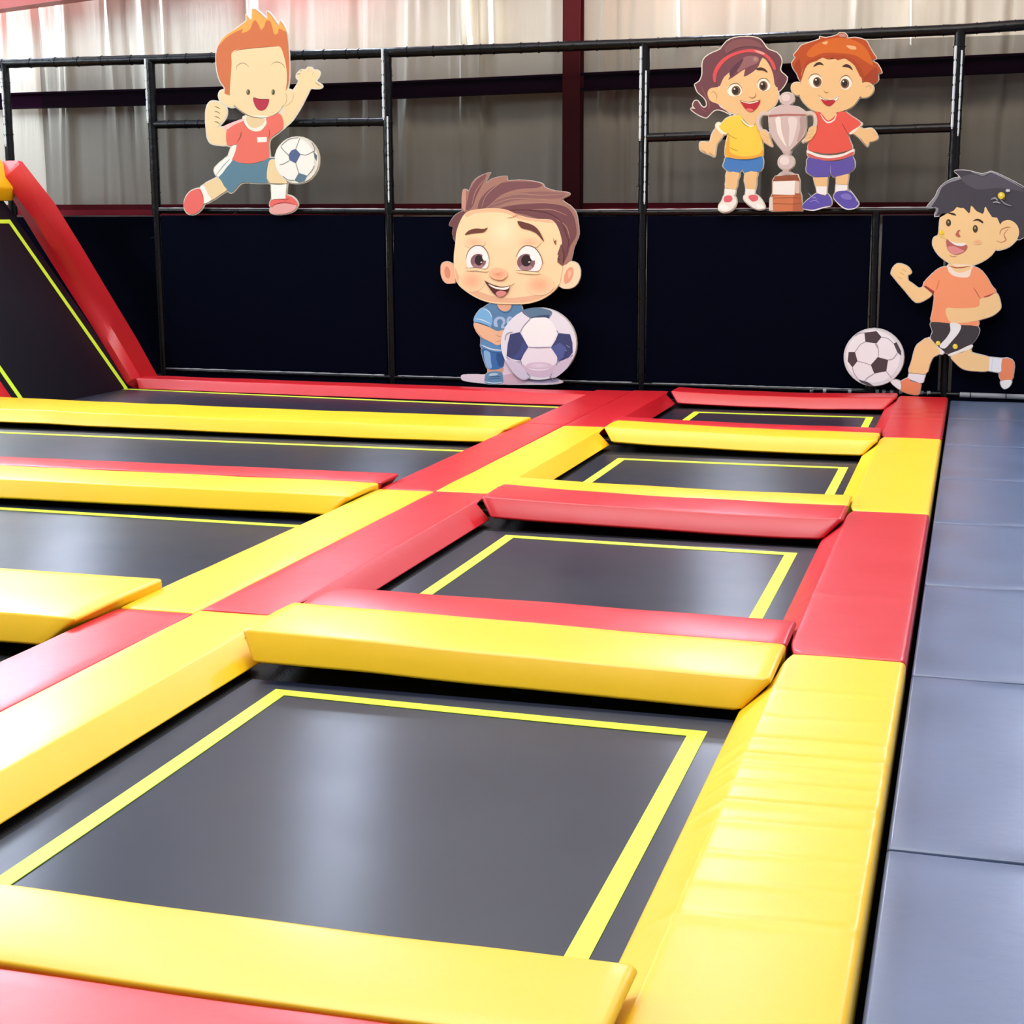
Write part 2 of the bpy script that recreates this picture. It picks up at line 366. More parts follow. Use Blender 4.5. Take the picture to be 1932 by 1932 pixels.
trampoline('nearest right trampoline, the largest black bed, ringed by yellow pads in the foreground', .48, 2.36, 2.9, 5.20, (.622, 2.232, 3.12, 5.10), (.0, 2.84, YB[0], YB[1]), -.05)
trampoline('second right trampoline, black bed ringed by red pads with a bright sheen', .48, 2.36, 5.95, 8.16, (.63, 2.215, 6.17, 8.07), (.0, 2.84, YB[1], YB[2]), -.05)
trampoline('third right trampoline, black bed ringed by bright yellow pads', .48, 2.36, 8.98, 11.12, (.62, 2.25, 9.2, 10.96), (.0, 2.84, YB[2], YB[3]))
trampoline('farthest right trampoline, small red-padded bed in front of the back wall', .48, 2.36, 12.05, 13.98, (.68, 2.245, 12.25, 13.83), (.0, 2.84, YB[3], YB[4]), .02)
trampoline('left trampoline bed glimpsed at the left edge beside the pink-red strip', -5.35, -.34, 2.9, 5.0, (-5.2, -.38, 3.1, 4.9), (-5.6, -.0, 2.6, 5.62))
trampoline('wide left trampoline between the two yellow cross pads, nearest of the wide beds', -5.35, -.34, 5.9, 8.2, (-5.2, -.38, 6.1, 8.12), (-5.6, -.0, 5.62, 8.66), -.1)
trampoline('wide left trampoline in front of the long yellow pad, second row from back wall', -5.35, -.34, 8.98, 11.16, (-5.2, -.38, 9.2, 11.03), (-5.6, -.0, 8.66, 11.8))
trampoline('wide left trampoline closest to the back wall, running up to the ramp', -5.24, -.34, 12.1, 14.3, (-5.5, -.38, 12.3, 14.25), (-5.6, -.0, 11.8, 14.7), -.4)

# ------------------------------------------------------------ pads
H = .085; CH = .115
def cross_pad(label, col, xa, xb, yb, w, toward, z=.05, sag=.012, seed=1, zr=None, n=48, w0=.002, skew=0, hh=.10, ch=.075):
    """pad lying across between two cells. yb = seam, w = width, toward=-1: chamfer faces the camera side"""
    L = xb - xa; zr = z if zr is None else zr
    prof = [(w0, z, xa, xb), (w, z, xa, xb), (w + ch, z - hh, xa + ch, xb - .1), (w + ch - .03, z - hh - .012, xa + ch, xb - .1), (w0, z - hh - .012, xa, xb)]
    s_ = soft(seed, .005)
    def disp(s, c, zz):
        u = (s - xa) / L; d = -sag * (1 - (2 * u - 1) ** 2) + (zr - z) * u
        return d + (s_(s, c, 0) + (.005 * math.sin(PI * min(1, max(0, (c - w0) / (w - w0)))) if zz > z - .02 else 0))
    vs, fs = pad_mesh(prof, lambda s, c, zz: (s, yb + toward * c + skew * (s - xa) / L, zz), n, .01, .02, disp)
    return pad_obj('cross_pad', label, col, vs, fs, 'pads across the court')
def strip_pad(label, col, xo, w, side, ya, yb, cut0, cut1, z=0., seed=1, n=60, ridges=(), gap=.001, outer=False, cap=0):
    """pad along the court. xo = seam line, w = width to the crease, side=+1: chamfer on +x"""
    d0 = soft(seed, .003)
    def rz(s, c):
        t = 0
        for y, a, sg, k in ridges: t += a * math.exp(-((s - y + k * c) / sg) ** 2) * min(1, c / .05 + .3)
        return t
    prof = [(gap, z, ya, yb), (w, z, ya, yb), (w + .008, z - .006, ya + cut0, yb - cut1), (w + CH, z - H, ya + cut0 + .08, yb - cut1 - .08), (w + CH - .03, z - H - .012, ya + cut0 + .08, yb - cut1 - .08), (gap, z - H - .012 - (.03 if outer else 0), ya, yb)]
    vs, fs = pad_mesh(prof, lambda s, c, zz: (xo + side * c, s, zz), n, .008 if not outer else .022, .012, lambda s, c, zz: (d0(s, c, 0) + rz(s, c)) if zz > z - .05 else 0)
    return pad_obj('strip_pad', label, col, vs, fs, 'pads running along the court')
g = .002
# right column, cross pads
XB = 2.415
cross_pad('red cross pad cut by the bottom left corner, nearest the camera', 'red', .42, XB, YB[0] - g, .40, -1, .055, .01, 1)
cross_pad('yellow cross pad at the bottom of the picture, near edge of the nearest trampoline', 'yellow', .42, XB, YB[0] + g, .35, 1, .06, .01, 2)
cross_pad('large yellow cross pad with deep sloping front at the far edge of the nearest trampoline', 'yellow', .41, XB, YB[1] + .01, .46, -1, .06, .0, 3, .03)
cross_pad('red cross pad lying behind the large yellow one, near edge of the second trampoline', 'red', .425, XB, YB[1] + .014, .36, 1, .042, .0, 4, .03)
cross_pad('red cross pad with sloping front at the far edge of the second right trampoline', 'red', .42, XB, YB[2] - g, .42, -1, .06, .012, 5, .03)
cross_pad('thin-looking yellow cross pad behind the red one, near edge of the third trampoline', 'yellow', .38, XB, YB[2] + g, .33, 1, .05, .012, 6, .03)
cross_pad('bright yellow cross pad with sloping front at far edge of the third right trampoline', 'yellow', .42, XB, YB[3] - g, .42, -1, .06, .012, 7, .03)
cross_pad('thin red cross pad behind the bright yellow one, near edge of the farthest trampoline', 'red', .38, XB, YB[3] + g, .30, 1, .05, .012, 8, .03)
cross_pad('red cross pad against the back wall at the far end of the right column', 'red', .40, XB, YB[4] - .06, .36, -1, .03, .02, 9, .03)
# right column, strips
wr = [(4.95, .002, .03, .05), (4.72, .006, .035, .06), (4.56, .008, .03, .06), (4.47, .004, .02, .05), (4.33, .004, .02, .05), (4.17, .007, .03, .06), (4.02, .004, .03, .05), (3.8, .003, .02, .05), (3.62, .003, .02, .06), (3.42, .005, .025, .06), (5.25, .002, .03, .05)]
strip_pad('wrinkled yellow strip pad on the right, beside the nearest trampoline', 'yellow', 2.853, .432, -1, YB[0] - .2, YB[1] - g,   .42, .40, 0, 11, 240, wr, outer=True)
strip_pad('red strip pad on the right, beside the second trampoline', 'red', 2.853, .432, -1, YB[1] + g, YB[2] - g, .36, .38, 0, 12, 60, [(6.68, .004, .02, .03)], outer=True)
strip_pad('bright yellow strip pad on the right, beside the third trampoline', 'yellow', 2.853, .432, -1, YB[2] + g, YB[3] - g, .36, .38, 0, 13, 60, [(11.0, .004, .03, .02)], outer=True)
strip_pad('red strip pad on the right touching the back wall', 'red', 2.853, .432, -1, YB[3] + g, 14.6, .34, .34, 0, 14, 60, [(13.6, .006, .05, .02), (13.3, .006, .05, .02), (13.0, .005, .05, .02)], outer=True)
strip_pad('pale yellow strip pad left of the nearest trampoline', 'yellow', 0, .338, 1, YB[0] - .2, YB[1] - g, .42, .30, 0, 15)
strip_pad('wide-looking red strip pad left of the second trampoline', 'red', 0, .338, 1, YB[1] + g, YB[2] - g, .34, .28, 0, 16)
strip_pad('bright yellow strip pad left of the third trampoline', 'yellow', 0, .338, 1, YB[2] + g, YB[3] - g, .34, .28, 0, 17)
strip_pad('dark red strip pad left of the farthest right trampoline', 'red', 0, .338, 1, YB[3] + g, 14.45, .34, .2, 0, 18)
# left column, strips
LY = [2.5, 5.66, 8.70, 11.85]
strip_pad('pink-looking red strip pad at the left edge, beside the pale yellow strip', 'red', 0, .347, -1, LY[0], LY[1] - g, .4, .5, 0, 21)
strip_pad('yellow strip pad of the left column between pink and red strips', 'yellow', 0, .347, -1, LY[1] + g, LY[2] - g, .4, .5, 0, 22)
strip_pad('red strip pad of the left column beside the long yellow cross pad', 'red', 0, .347, -1, LY[2] + g, LY[3] - g, .4, .5, 0, 23)
strip_pad('far red strip pad of the left column reaching the back wall', 'red', 0, .347, -1, LY[3] + g, 14.4, .4, .3, 0, 24)
XL = -5.6; XR = -.345
cross_pad('pale yellow cross pad at the left edge with a visible darker end and front', 'yellow', XL, XR, 6.04, .72, -1, .04, 0, 31, n=90)
cross_pad('long yellow cross pad of the left column in front of the thin red one', 'yellow', XL, XR, 8.64, .48, -1, .04, 0, 33, n=90, skew=.05)
cross_pad('long thin-looking red cross pad of the left column', 'red', XL, XR, 8.645, .34, 1, .04, 0, 34, n=90, skew=.05)
cross_pad('longest yellow cross pad, the one nearest the ramp, with a bright sloping front', 'yellow', XL, XR, 12.10, .72, -1, .045, .012, 35, .02, n=90)
cross_pad('long red cross pad along the foot of the back wall on the left', 'red', -5.16, XR + .25, 14.60, .30, -1, -.005, 0, 37, n=90, skew=-.3)

# ------------------------------------------------------------ floor mats on the right
ys = [.9, 2.35, 4.05, 5.72, 7.22, 8.76, 10.3, 11.85, 13.4, 14.78]
names = ['cut by the bottom edge, nearest the camera', 'second from the camera beside the wrinkled yellow strip', 'third from the camera beside the far end of the yellow strip', 'beside the near half of the red right strip',
         'beside the far half of the red right strip', 'beside the near half of the bright yellow right strip', 'beside the far half of the bright yellow right strip', 'beside the farthest red right strip', 'against the back wall']
names = ['partly below the picture, nearest the camera'] + names[1:]
for i in range(len(ys) - 1):
    a, b = ys[i], ys[i + 1]; gp = .006 if i < 4 else .003
    prof = [(0, -.05, a + gp, b - gp), (2.2, -.05, a + gp, b - gp), (2.2, -.1, a + gp, b - gp), (0, -.1, a + gp, b - gp)]
    s_ = soft(50 + i, .003)
    vs, fs = pad_mesh(prof, lambda s, c, zz: (2.872 + c, s, zz), 16, .012, .012, lambda s, c, zz: s_(s, c, 0) if zz > -.08 else 0)
    c = Vector((4, (a + b) / 2, -.1)); o = mesh('floor_mat', [Vector(v) - c for v in vs], fs, M['floor_mat'], smooth=True); o.location = c
    tag(o, 'dark grey floor mat ' + names[i], 'mat', 'floor mats on the right')

# ------------------------------------------------------------ ramp trampoline at the left
R0 = Vector((-5.24, 0, -.11)); RD = Vector((-1.264, 0, 1.70)).normalized(); RN = Vector((1.70, 0, 1.264)).normalized()
rt = empty('ramp_trampoline', (-6, 13.2, ZF)); tag(rt, 'steep inclined black trampoline with lime lines rising at the left edge', 'trampoline')
def rp(s, y, n=0): p = R0 + RD * s + RN * n; return Vector((p.x, y, p.z))
mesh('jumping_bed', [rp(s, y) for s in (0, 2.42) for y in (12.0, 14.4)], [(0, 2, 3, 1)], M['ramp_bed'], parent=rt, recalc=False)
v, f = quadstrip([rp(.0, 14.27, .002), rp(2.118, 14.27, .002)], [rp(.0, 14.21, .002), rp(2.07, 14.21, .002)], .003, RN); mesh('boundary_line', v, f, M['tape'], parent=rt)
v, f = quadstrip([rp(.0, 12.45, .002), rp(2.118, 12.45, .002)], [rp(.0, 12.51, .002), rp(2.07, 12.51, .002)], .003, RN); mesh('boundary_line', v, f, M['tape'], parent=rt)
v, f = quadstrip([rp(2.118, 12.45, .002), rp(2.118, 14.27, .002)], [rp(2.07, 12.51, .002), rp(2.07, 14.21, .002)], .003, RN); mesh('boundary_line', v, f, M['tape'], parent=rt)
vs = [rp(s, y, n) for s in (-.1, 2.75) for y in (11.75, 14.42) for n in (-.02, -.09)]
mesh('frame', vs, [(0, 2, 3, 1), (4, 5, 7, 6), (0, 1, 5, 4), (2, 6, 7, 3), (0, 4, 6, 2), (1, 3, 7, 5)], M['steel_black'], parent=rt)
for y in (11.8, 14.3):
    mb = MB(); mb.box((-6.95, y, ZF), (-6.87, y + .1, 1.9)); mb.build('frame_leg', M['steel_black'], rt)
# far red ramp pad: bright sloping face, darker face and wall side
def on_ramp(u, v, n):
    d = CR @ Vector(((u - 966) / FPX, 1, -(v - 966) / FPX)); p0 = R0 + RN * n; t = (p0 - CP).dot(RN) / d.dot(RN); return CP + d * t
inn = [(248, 716), (195, 628), (140, 542), (85, 455), (24, 355), (-4, 305)]
cre = [(266, 713), (216, 628), (160, 535), (112, 455), (70, 385), (34, 303)]
outr = [(299, 713), (257, 637), (205, 551), (152, 462), (103, 383), (42, 305)]
vs = []; fs = []
def crv(P, f):
    out = []
    for i in range(len(P) - 1):
        for t in np.linspace(0, 1, 5)[:-1]: out.append(f(P[i][0] * (1 - t) + P[i + 1][0] * t, P[i][1] * (1 - t) + P[i + 1][1] * t))
    out.append(f(*P[-1])); return out
A = crv(inn, lambda u, v: on_ramp(u, v, .07)); Bq = crv(cre, lambda u, v: at(u, v, 1, 14.45)); Cq = crv(outr, lambda u, v: at(u, v, 1, 14.452)); nA = len(A)
for a, b, c in zip(A, Bq, Cq):
    vs += [a - RN * .07, a, a.lerp(b, .5) + RN * .01, b, b.lerp(c, .5) , c, c - RN * .3 + Vector((0, .0, 0))]
for i in range(nA - 1):
    for j in range(6): k = i * 7 + j; fs.append((k, k + 1, k + 8, k + 7))
    fs.append((i * 7 + 6, i * 7, i * 7 + 7, i * 7 + 13))
fs.append(tuple(range(7))[::-1]); fs.append(tuple((nA - 1) * 7 + j for j in range(7)))
o = mesh('ramp_pad', vs, fs, M['red'], smooth=True, auto=25); tag(o, 'long steep red pad running up the far side of the ramp', 'pad', 'pads of the ramp')
def ramp_sweep(label, col, prof, n, fmap):
    vs, fs = pad_mesh(prof, fmap, n, .02, .03); c = Vector((-6, 13, 1)); o = mesh('ramp_pad', [Vector(v) - c for v in vs], fs, M[col], smooth=True); o.location = c
    tag(o, label, 'pad', 'pads of the ramp')
ramp_sweep('red pad on the near side of the ramp at the left edge', 'red', [(11.72, .08, .0, 2.28), (12.24, .08, .0, 2.28), (12.34, .0, .1, 2.2), (11.72, -.0, .0, 2.28)], 30, lambda s, c, n: rp(s, c, n))
ramp_sweep('yellow pad across the top of the ramp at the left edge', 'yellow', [(2.33, .02, 12.2, 14.50), (2.41, .15, 12.1, 14.60), (2.80, .15, 12.1, 14.60), (2.80, .0, 12.1, 14.60)], 30, lambda s, c, n: rp(c, s, n))

# ------------------------------------------------------------ printed cut-out figures
def catmull(P, k=5):
    n = len(P); out = []
    for i in range(n):
        p0, p1, p2, p3 = P[i - 1], P[i], P[(i + 1) % n], P[(i + 2) % n]
        for j in range(k):
            t = j / k; out.append(tuple(.5 * ((2 * p1[q]) + (-p0[q] + p2[q]) * t + (2 * p0[q] - 5 * p1[q] + 4 * p2[q] - p3[q]) * t * t + (-p0[q] + 3 * p1[q] - 3 * p2[q] + p3[q]) * t ** 3) for q in (0, 1)))
    return out
def catopen(P, k=5):
    Q = [P[0]] + list(P) + [P[-1]]; out = []
    for i in range(1, len(Q) - 2):
        p0, p1, p2, p3 = Q[i - 1], Q[i], Q[i + 1], Q[i + 2]
        for j in range(k):
            t = j / k; out.append(tuple(.5 * ((2 * p1[q]) + (-p0[q] + p2[q]) * t + (2 * p0[q] - 5 * p1[q] + 4 * p2[q] - p3[q]) * t * t + (-p0[q] + 3 * p1[q] - 3 * p2[q] + p3[q]) * t ** 3) for q in (0, 1)))
    return out + [P[-1]]
def PP(s): return [tuple(float(v) for v in q.split(',')) for q in s.split()]
class Art:
    """a figure drawn as flat colour areas, in order from back to front; 'b' areas also make the board's outline"""
    def __init__(s): s.sh = []; s.part = 'printed_figure'
    def a(s, col, pts, b=0, k=4):
        P = PP(pts) if isinstance(pts, str) else pts
        s.sh.append((s.part, col, catmull(P, k) if k else P, b)); return s
    def f(s, col, pts, b=0): return s.a(col, pts, b, 0)
    def e(s, col, cx, cy, rx, ry, rot=0, b=0, n=28):
        r = math.radians(rot)
        return s.a(col, [(cx + rx * math.cos(t) * math.cos(r) - ry * math.sin(t) * math.sin(r), cy + rx * math.cos(t) * math.sin(r) + ry * math.sin(t) * math.cos(r)) for t in [2 * PI * i / n for i in range(n)]], b, 0)
    def l(s, col, pts, w, taper=1, b=0):
        P = PP(pts); P = catopen(P, 5) if len(P) > 2 else P; A = []; B = []; n = len(P)
        for i, p in enumerate(P):
            q0 = P[max(0, i - 1)]; q1 = P[min(n - 1, i + 1)]; dx, dy = q1[0] - q0[0], q1[1] - q0[1]; L = math.hypot(dx, dy) or 1
            u = i / (n - 1); ww = w / 2 * ((.35 + .65 * math.sin(PI * u)) if taper else 1)
            A.append((p[0] - dy / L * ww, p[1] + dx / L * ww)); B.append((p[0] + dy / L * ww, p[1] - dx / L * ww))
        return s.a(col, A + B[::-1], b, 0)
    def glow(s, c0, c1, cx, cy, rx, ry, rot=0, n=6):
        h = lambda c: [int(c[i:i + 2], 16) for i in (0, 2, 4)]
        a, b = h(c0), h(c1)
        for i in range(n):
            t = (i + 1) / n; s.e('%02x%02x%02x' % tuple(round(a[k] * (1 - t) + b[k] * t) for k in range(3)), cx, cy, rx * (1 - i / n), ry * (1 - i / n), rot)
        return s
def outline_loops(polys, grow, cell):
    xs = [p[0] for P in polys for p in P]; ys = [p[1] for P in polys for p in P]
    x0 = min(xs) - grow * 3; y0 = min(ys) - grow * 3; nx = int((max(xs) + grow * 3 - x0) / cell) + 2; ny = int((max(ys) + grow * 3 - y0) / cell) + 2
    GX, GY = np.meshgrid(x0 + np.arange(nx) * cell, y0 + np.arange(ny) * cell); m = np.zeros((ny, nx), bool)
    for P in polys:
        ins = np.zeros((ny, nx), bool); n = len(P)
        for i in range(n):
            (xa, ya), (xb, yb) = P[i - 1], P[i]
            if ya == yb: continue
            c = ((ya > GY) != (yb > GY)) & (GX < (xb - xa) * (GY - ya) / (yb - ya) + xa); ins ^= c
        m |= ins
    R = grow / cell; k = int(math.ceil(R)); d = m.copy()
    for dy in range(-k, k + 1):
        for dx in range(-k, k + 1):
            if dx * dx + dy * dy <= R * R: d |= np.roll(np.roll(m, dy, 0), dx, 1)
    f = d.astype(float)
    for _ in range(2):
        f = (f + np.roll(f, 1, 0) + np.roll(f, -1, 0)) / 3; f = (f + np.roll(f, 1, 1) + np.roll(f, -1, 1)) / 3
    nxt = {}
    def ip(a, b, va, vb): return a + (b - a) * (.5 - va) / (vb - va)
    S = f > .5
    for j, i in zip(*np.nonzero((S[:-1, :-1] != S[1:, :-1]) | (S[:-1, :-1] != S[:-1, 1:]) | (S[:-1, :-1] != S[1:, 1:]))):
        j = int(j); i = int(i); v = (f[j, i], f[j, i + 1], f[j + 1, i + 1], f[j + 1, i]); c = [x > .5 for x in v]
        E = [('h', j, i), ('v', j, i + 1), ('h', j + 1, i), ('v', j, i)]
        seg = {(1, 0, 0, 0): [(3, 0)], (0, 1, 0, 0): [(0, 1)], (0, 0, 1, 0): [(1, 2)], (0, 0, 0, 1): [(2, 3)], (1, 1, 0, 0): [(3, 1)], (0, 1, 1, 0): [(0, 2)], (0, 0, 1, 1): [(1, 3)], (1, 0, 0, 1): [(2, 0)],
               (1, 1, 1, 0): [(3, 2)], (0, 1, 1, 1): [(0, 3)], (1, 0, 1, 1): [(1, 0)], (1, 1, 0, 1): [(2, 1)], (1, 0, 1, 0): [(3, 0), (1, 2)], (0, 1, 0, 1): [(0, 1), (2, 3)]}.get(tuple(int(q) for q in c), [])
        for a, b in seg: nxt[E[a]] = E[b]
    loops = []
    while nxt:
        st = next(iter(nxt)); cur = st; L = []
        while cur in nxt:
            h, j, i = cur
            if h == 'h': L.append((x0 + cell * ip(i, i + 1, f[j, i], f[j, i + 1]), y0 + cell * j))
            else: L.append((x0 + cell * i, y0 + cell * ip(j, j + 1, f[j, i], f[j + 1, i])))
            cur = nxt.pop(cur)
        if len(L) > 24: loops.append(L[::2] if len(L) < 80 else L[::3])
    return loops
def build_cutout(name, label, art, ox, oy, sc, Y, thick=.014, grow=11, border='d9d2c4'):
    W3 = lambda p, y: (lambda q: Vector((q.x, y, q.z)))(at(ox + p[0] / sc, oy + p[1] / sc, 1, Y))
    loops = outline_loops([P for _, _, P, b in art.sh if b], grow, 3.0)
    allp = [W3(p, Y) for L in loops for p in L]; zb = min(p.z for p in allp); xc = (min(p.x for p in allp) + max(p.x for p in allp)) / 2
    root = empty(name, (xc, Y, zb)); tag(root, label, 'cutout', 'cartoon cutouts on the back frame')
    vs = []; fs = []; L3 = [[W3(p, Y) for p in L] for L in loops]
    flat = [v for L in L3 for v in L]; n = len(flat)
    tri = tessellate_polygon([[Vector((v.x, v.z, 0)) for v in L] for L in L3])
    vs = [v for v in flat] + [v + Vector((0, thick, 0)) for v in flat]
    fs = [tuple(t) for t in tri] + [tuple(n + i for i in t)[::-1] for t in tri]; k = 0
    for L in L3:
        m = len(L)
        for i in range(m): fs.append((k + i, k + (i + 1) % m, n + k + (i + 1) % m, n + k + i))
        k += m
    mesh('backing_board', vs, fs, pcol(border), parent=root)
    groups = {}
    for idx, (part, col, P, b) in enumerate(art.sh): groups.setdefault(part, []).append((idx, col, P))
    for part, lst in groups.items():
        vs = []; fs = []; mi = []; mats = []
        for idx, col, P in lst:
            y = Y - .0012 - .00022 * idx; k = len(vs)
            V = [W3(p, y) for p in P]
            t = tessellate_polygon([[Vector((v.x, v.z, 0)) for v in V]]); m_ = pcol(col)
            if m_ not in mats: mats.append(m_)
            vs += V
            for q in t:
                a, b2, c = (V[j] for j in q); up = (b2 - a).cross(c - a).y
                q = tuple(k + j for j in q); fs.append(q if up < 0 else q[::-1]); mi.append(mats.index(m_))
        mesh(part, vs, fs, mats, mi, parent=root, recalc=False)
    return root

# --- kicking boy with orange hair (upper left)
A = Art(); SK = 'e6cb9c'; OL = '6e5a48'
A.part = 'printed_boy'
A.a(SK, '985,940 1045,830 1105,745 1125,700 1102,668 1112,640 1135,615 1160,608 1185,610 1205,588 1232,590 1246,614 1275,610 1300,628 1298,655 1283,680 1268,705 1310,735 1322,755 1280,768 1222,765 1192,820 1130,940 1065,1040 1005,1095 975,1110', 1)
A.l(OL, '1105,650 1120,640 1140,642', 5).l(OL, '1128,622 1142,612 1152,615', 4).l(OL, '1200,602 1207,625', 4).l(OL, '1250,625 1240,648', 4).l(OL, '1262,712 1290,735 1315,745', 4)
A.a(SK, '420,1110 455,1062 485,1020 497,975 485,935 450,900 400,880 355,885 325,930 315,1010 320,1100 330,1190 360,1240 420,1255 500,1250 510,1110', 1)
for y0 in (925, 965, 1010, 1055): A.l('4a3a2e', '%d,%d %d,%d %d,%d' % (390, y0, 415, y0 - 2 + 8, 440, y0 + 22), 6)
A.a(SK, '560,925 500,918 452,885 428,835 440,795 475,783 530,815', 1)
A.a(SK, '985,800 1010,778 1055,785 1075,830 1055,885 1010,915 975,905', 1).l('a8916e', '1000,800 1018,830 1015,880 990,915', 5)
A.a('c96b3c', '525,830 480,760 440,700 415,620 405,520 412,430 440,370 480,320 560,265 640,205 672,175 664,130 692,165 716,165 720,78 775,105 822,150 852,165 848,100 898,155 948,225 962,182 1003,250 1022,320 1032,430 1038,560 1036,700 1015,780 985,790 960,600', 1, 2)
A.a('e5a048', '425,400 450,350 500,300 580,250 640,205 672,175 664,130 692,165 716,165 720,80 775,110 822,155 852,165 850,105 898,160 948,228 962,188 1002,250 1005,275 950,245 945,285 915,300 900,270 880,190 840,180 825,225 795,262 775,215 745,175 720,200 705,245 672,275 625,285 640,250 560,285 490,330', 0, 2)
A.a(SK, '545,452 640,428 800,412 935,402 968,418 992,480 1012,570 1020,680 1008,790 985,900 955,962 900,1000 830,1020 740,1018 660,985 590,935 545,890 525,830 530,700 540,560', 1)
A.l('8a4a2c', '548,452 640,428 800,412 935,402', 5)
A.l('8d7654', '578,608 590,570 630,548 665,558 690,580', 6).l('8d7654', '885,562 915,540 955,542 985,562 1003,590', 6)
A.e('57502e', 684, 800, 17, 24).e('57502e', 901, 800, 15, 24).e('8c8560', 676, 794, 6, 14).e('8c8560', 893, 794, 6, 14)
A.a('ad2b3e', '730,848 790,862 862,862 858,905 835,945 800,962 765,948 738,905')
A.l('5a1a20', '728,845 790,862 866,860', 6)
A.a('e8e0d0', '640,1035 665,1010 840,1005 850,1060 800,1130 740,1140 680,1110', 1)
A.a('dec294', '668,1018 735,1012 825,1035 815,1075 770,1105 715,1108 680,1075').l(OL, '560,915 620,965 700,1008 790,1025 880,1015 950,975', 6)
A.a('df6a5a', '498,1130 560,1075 640,1040 650,1075 690,1120 750,1142 810,1125 845,1070 842,1028 900,1005 955,985 985,1050 980,1115 930,1160 870,1210 862,1290 862,1372 790,1402 700,1420 600,1410 540,1385 560,1330 590,1250 545,1262 500,1255', 1, 3)
A.a('e9b9b4', '470,1098 540,1065 640,1030 645,1048 560,1085 500,1125').f('f0e4d8', '762,1192 846,1190 846,1232 766,1236')
A.l('8c4034', '625,1145 618,1185 590,1235', 8).l('8c4034', '866,1120 870,1160 862,1200', 6)
A.a('efe6da', '545,1270 580,1262 575,1310 545,1380 512,1360', 1)
A.a('587c8e', '540,1390 600,1410 700,1425 790,1408 870,1372 925,1378 890,1420 860,1480 845,1550 870,1585 760,1588 640,1582 590,1620 535,1672 480,1620 430,1545 480,1470', 1, 3)
A.a('efeae2', '512,1360 550,1388 500,1450 430,1535 388,1480 420,1430 470,1390', 1, 2).l('8f9aa0', '530,1378 470,1440 408,1520', 8)
A.a(SK, '430,1545 480,1620 500,1650 440,1690 370,1735 330,1690 300,1610 370,1565', 1).l(OL, '300,1620 330,1700 372,1738', 5)
A.a('eeeae2', '300,1612 340,1690 365,1735 300,1765 285,1700 270,1635', 1)
A.a('e2665f', '268,1640 290,1690 300,1760 270,1820 215,1858 160,1850 130,1800 135,1735 170,1675 220,1645', 1).l('a8403c', '262,1650 290,1690 298,1745', 6)
A.a(SK, '870,1395 920,1385 945,1440 985,1530 1025,1590 960,1598 875,1592 850,1555 850,1480', 1).l(OL, '850,1555 880,1590 960,1594 1030,1590', 5)
A.f('efede6', '885,1600 960,1606 1020,1598 1012,1665 1010,1722 950,1728 890,1735', 1)
A.a('e2665f', '885,1738 950,1728 1010,1722 1012,1695 1060,1708 1100,1745 1108,1790 1030,1800 885,1800', 1, 3).a('dfa09a', '880,1810 920,1780 1000,1765 1070,1775 1106,1790 1075,1830 1010,1852 930,1858 880,1840', 1)
A.l('6e3030', '885,1735 960,1728 1012,1735 1050,1722', 5).l('6e3030', '890,1800 930,1770 1010,1758 1090,1775', 5)
A.part = 'printed_ball'
A.e('dcd6cb', 1108, 1392, 190, 200, 0, 1).e('ece8e0', 1088, 1384, 170, 186)
A.f('4f5f86', '1062,1305 1100,1292 1142,1340 1100,1420 1045,1390 1035,1345').f('587284', '1125,1500 1200,1525 1175,1575 1130,1588 1088,1565').f('57606a', '1255,1320 1285,1350 1280,1400 1262,1370')
for q in ('1100,1292 1135,1200', '1142,1340 1190,1345 1240,1322 1262,1318', '1100,1420 1110,1450 1125,1500', '1035,1345 990,1300 970,1270', '1045,1392 1000,1420 960,1430', '1200,1525 1240,1480 1262,1440', '975,1262 1040,1210 1120,1196', '1240,1322 1265,1300 1240,1240', '1088,1565 1030,1560 990,1530'): A.l('7d7a76', q, 6, 0)
build_cutout('cartoon_cutout', 'cartoon boy with spiky orange hair and red shirt kicking a ball, high on the frame', A, 320, 0, 4.6, 14.76)

# --- big headed boy with the large ball (middle, standing on the pads)
A = Art(); A.part = 'printed_boy'
A.a('e9d3e0', '320,1790 420,1785 520,1788 600,1760 660,1690 720,1680 900,1750 1050,1800 1120,1830 1150,1850 1060,1866 900,1868 600,1866 420,1850 330,1835 308,1812', 1)
A.a('b9b0d4', '860,1840 920,1800 1040,1800 1120,1840 1000,1856').a('d9b4c4', '640,1800 760,1780 860,1830 800,1862 650,1862')
A.a('d8a288', '530,1735 590,1745 655,1725 650,1770 590,1790 535,1770', 1)
A.a('3f6fae', '478,1570 560,1598 660,1605 665,1680 655,1725 590,1745 525,1735 500,1680 482,1620', 1, 3).a('8fb6dd', '498,1590 545,1602 555,1680 562,1730 528,1732 505,1680').a('2f5590', '600,1615 655,1622 660,1690 640,1720 612,1700')
A.a('6a8fb4', '505,1800 530,1770 590,1758 645,1768 655,1810 652,1855 590,1866 510,1858', 1).e('b8cfe0', 575, 1785, 38, 12, -5).l('e8eef4', '505,1845 580,1856 650,1850', 8).l('36587c', '540,1808 590,1798 640,1806', 7).l('36587c', '530,1825 590,1815 645,1822', 6)
A.a('5e8fc0', '470,1520 480,1430 560,1400 660,1420 690,1450 660,1560 655,1602 560,1595 475,1562', 1, 3).l('cfe0ee', '475,1540 560,1575 650,1585', 12).l('3b659a', '475,1560 560,1594 655,1604', 7)
A.a('5d86ae', '540,1200 620,1195 760,1190 805,1215 815,1260 760,1300 700,1380 680,1450 560,1400 490,1330 470,1260', 1)
A.a('e6ae90', '610,1195 715,1195 712,1245 665,1262 625,1240').l('3c6490', '600,1200 625,1248 670,1272 712,1260 745,1200', 9)
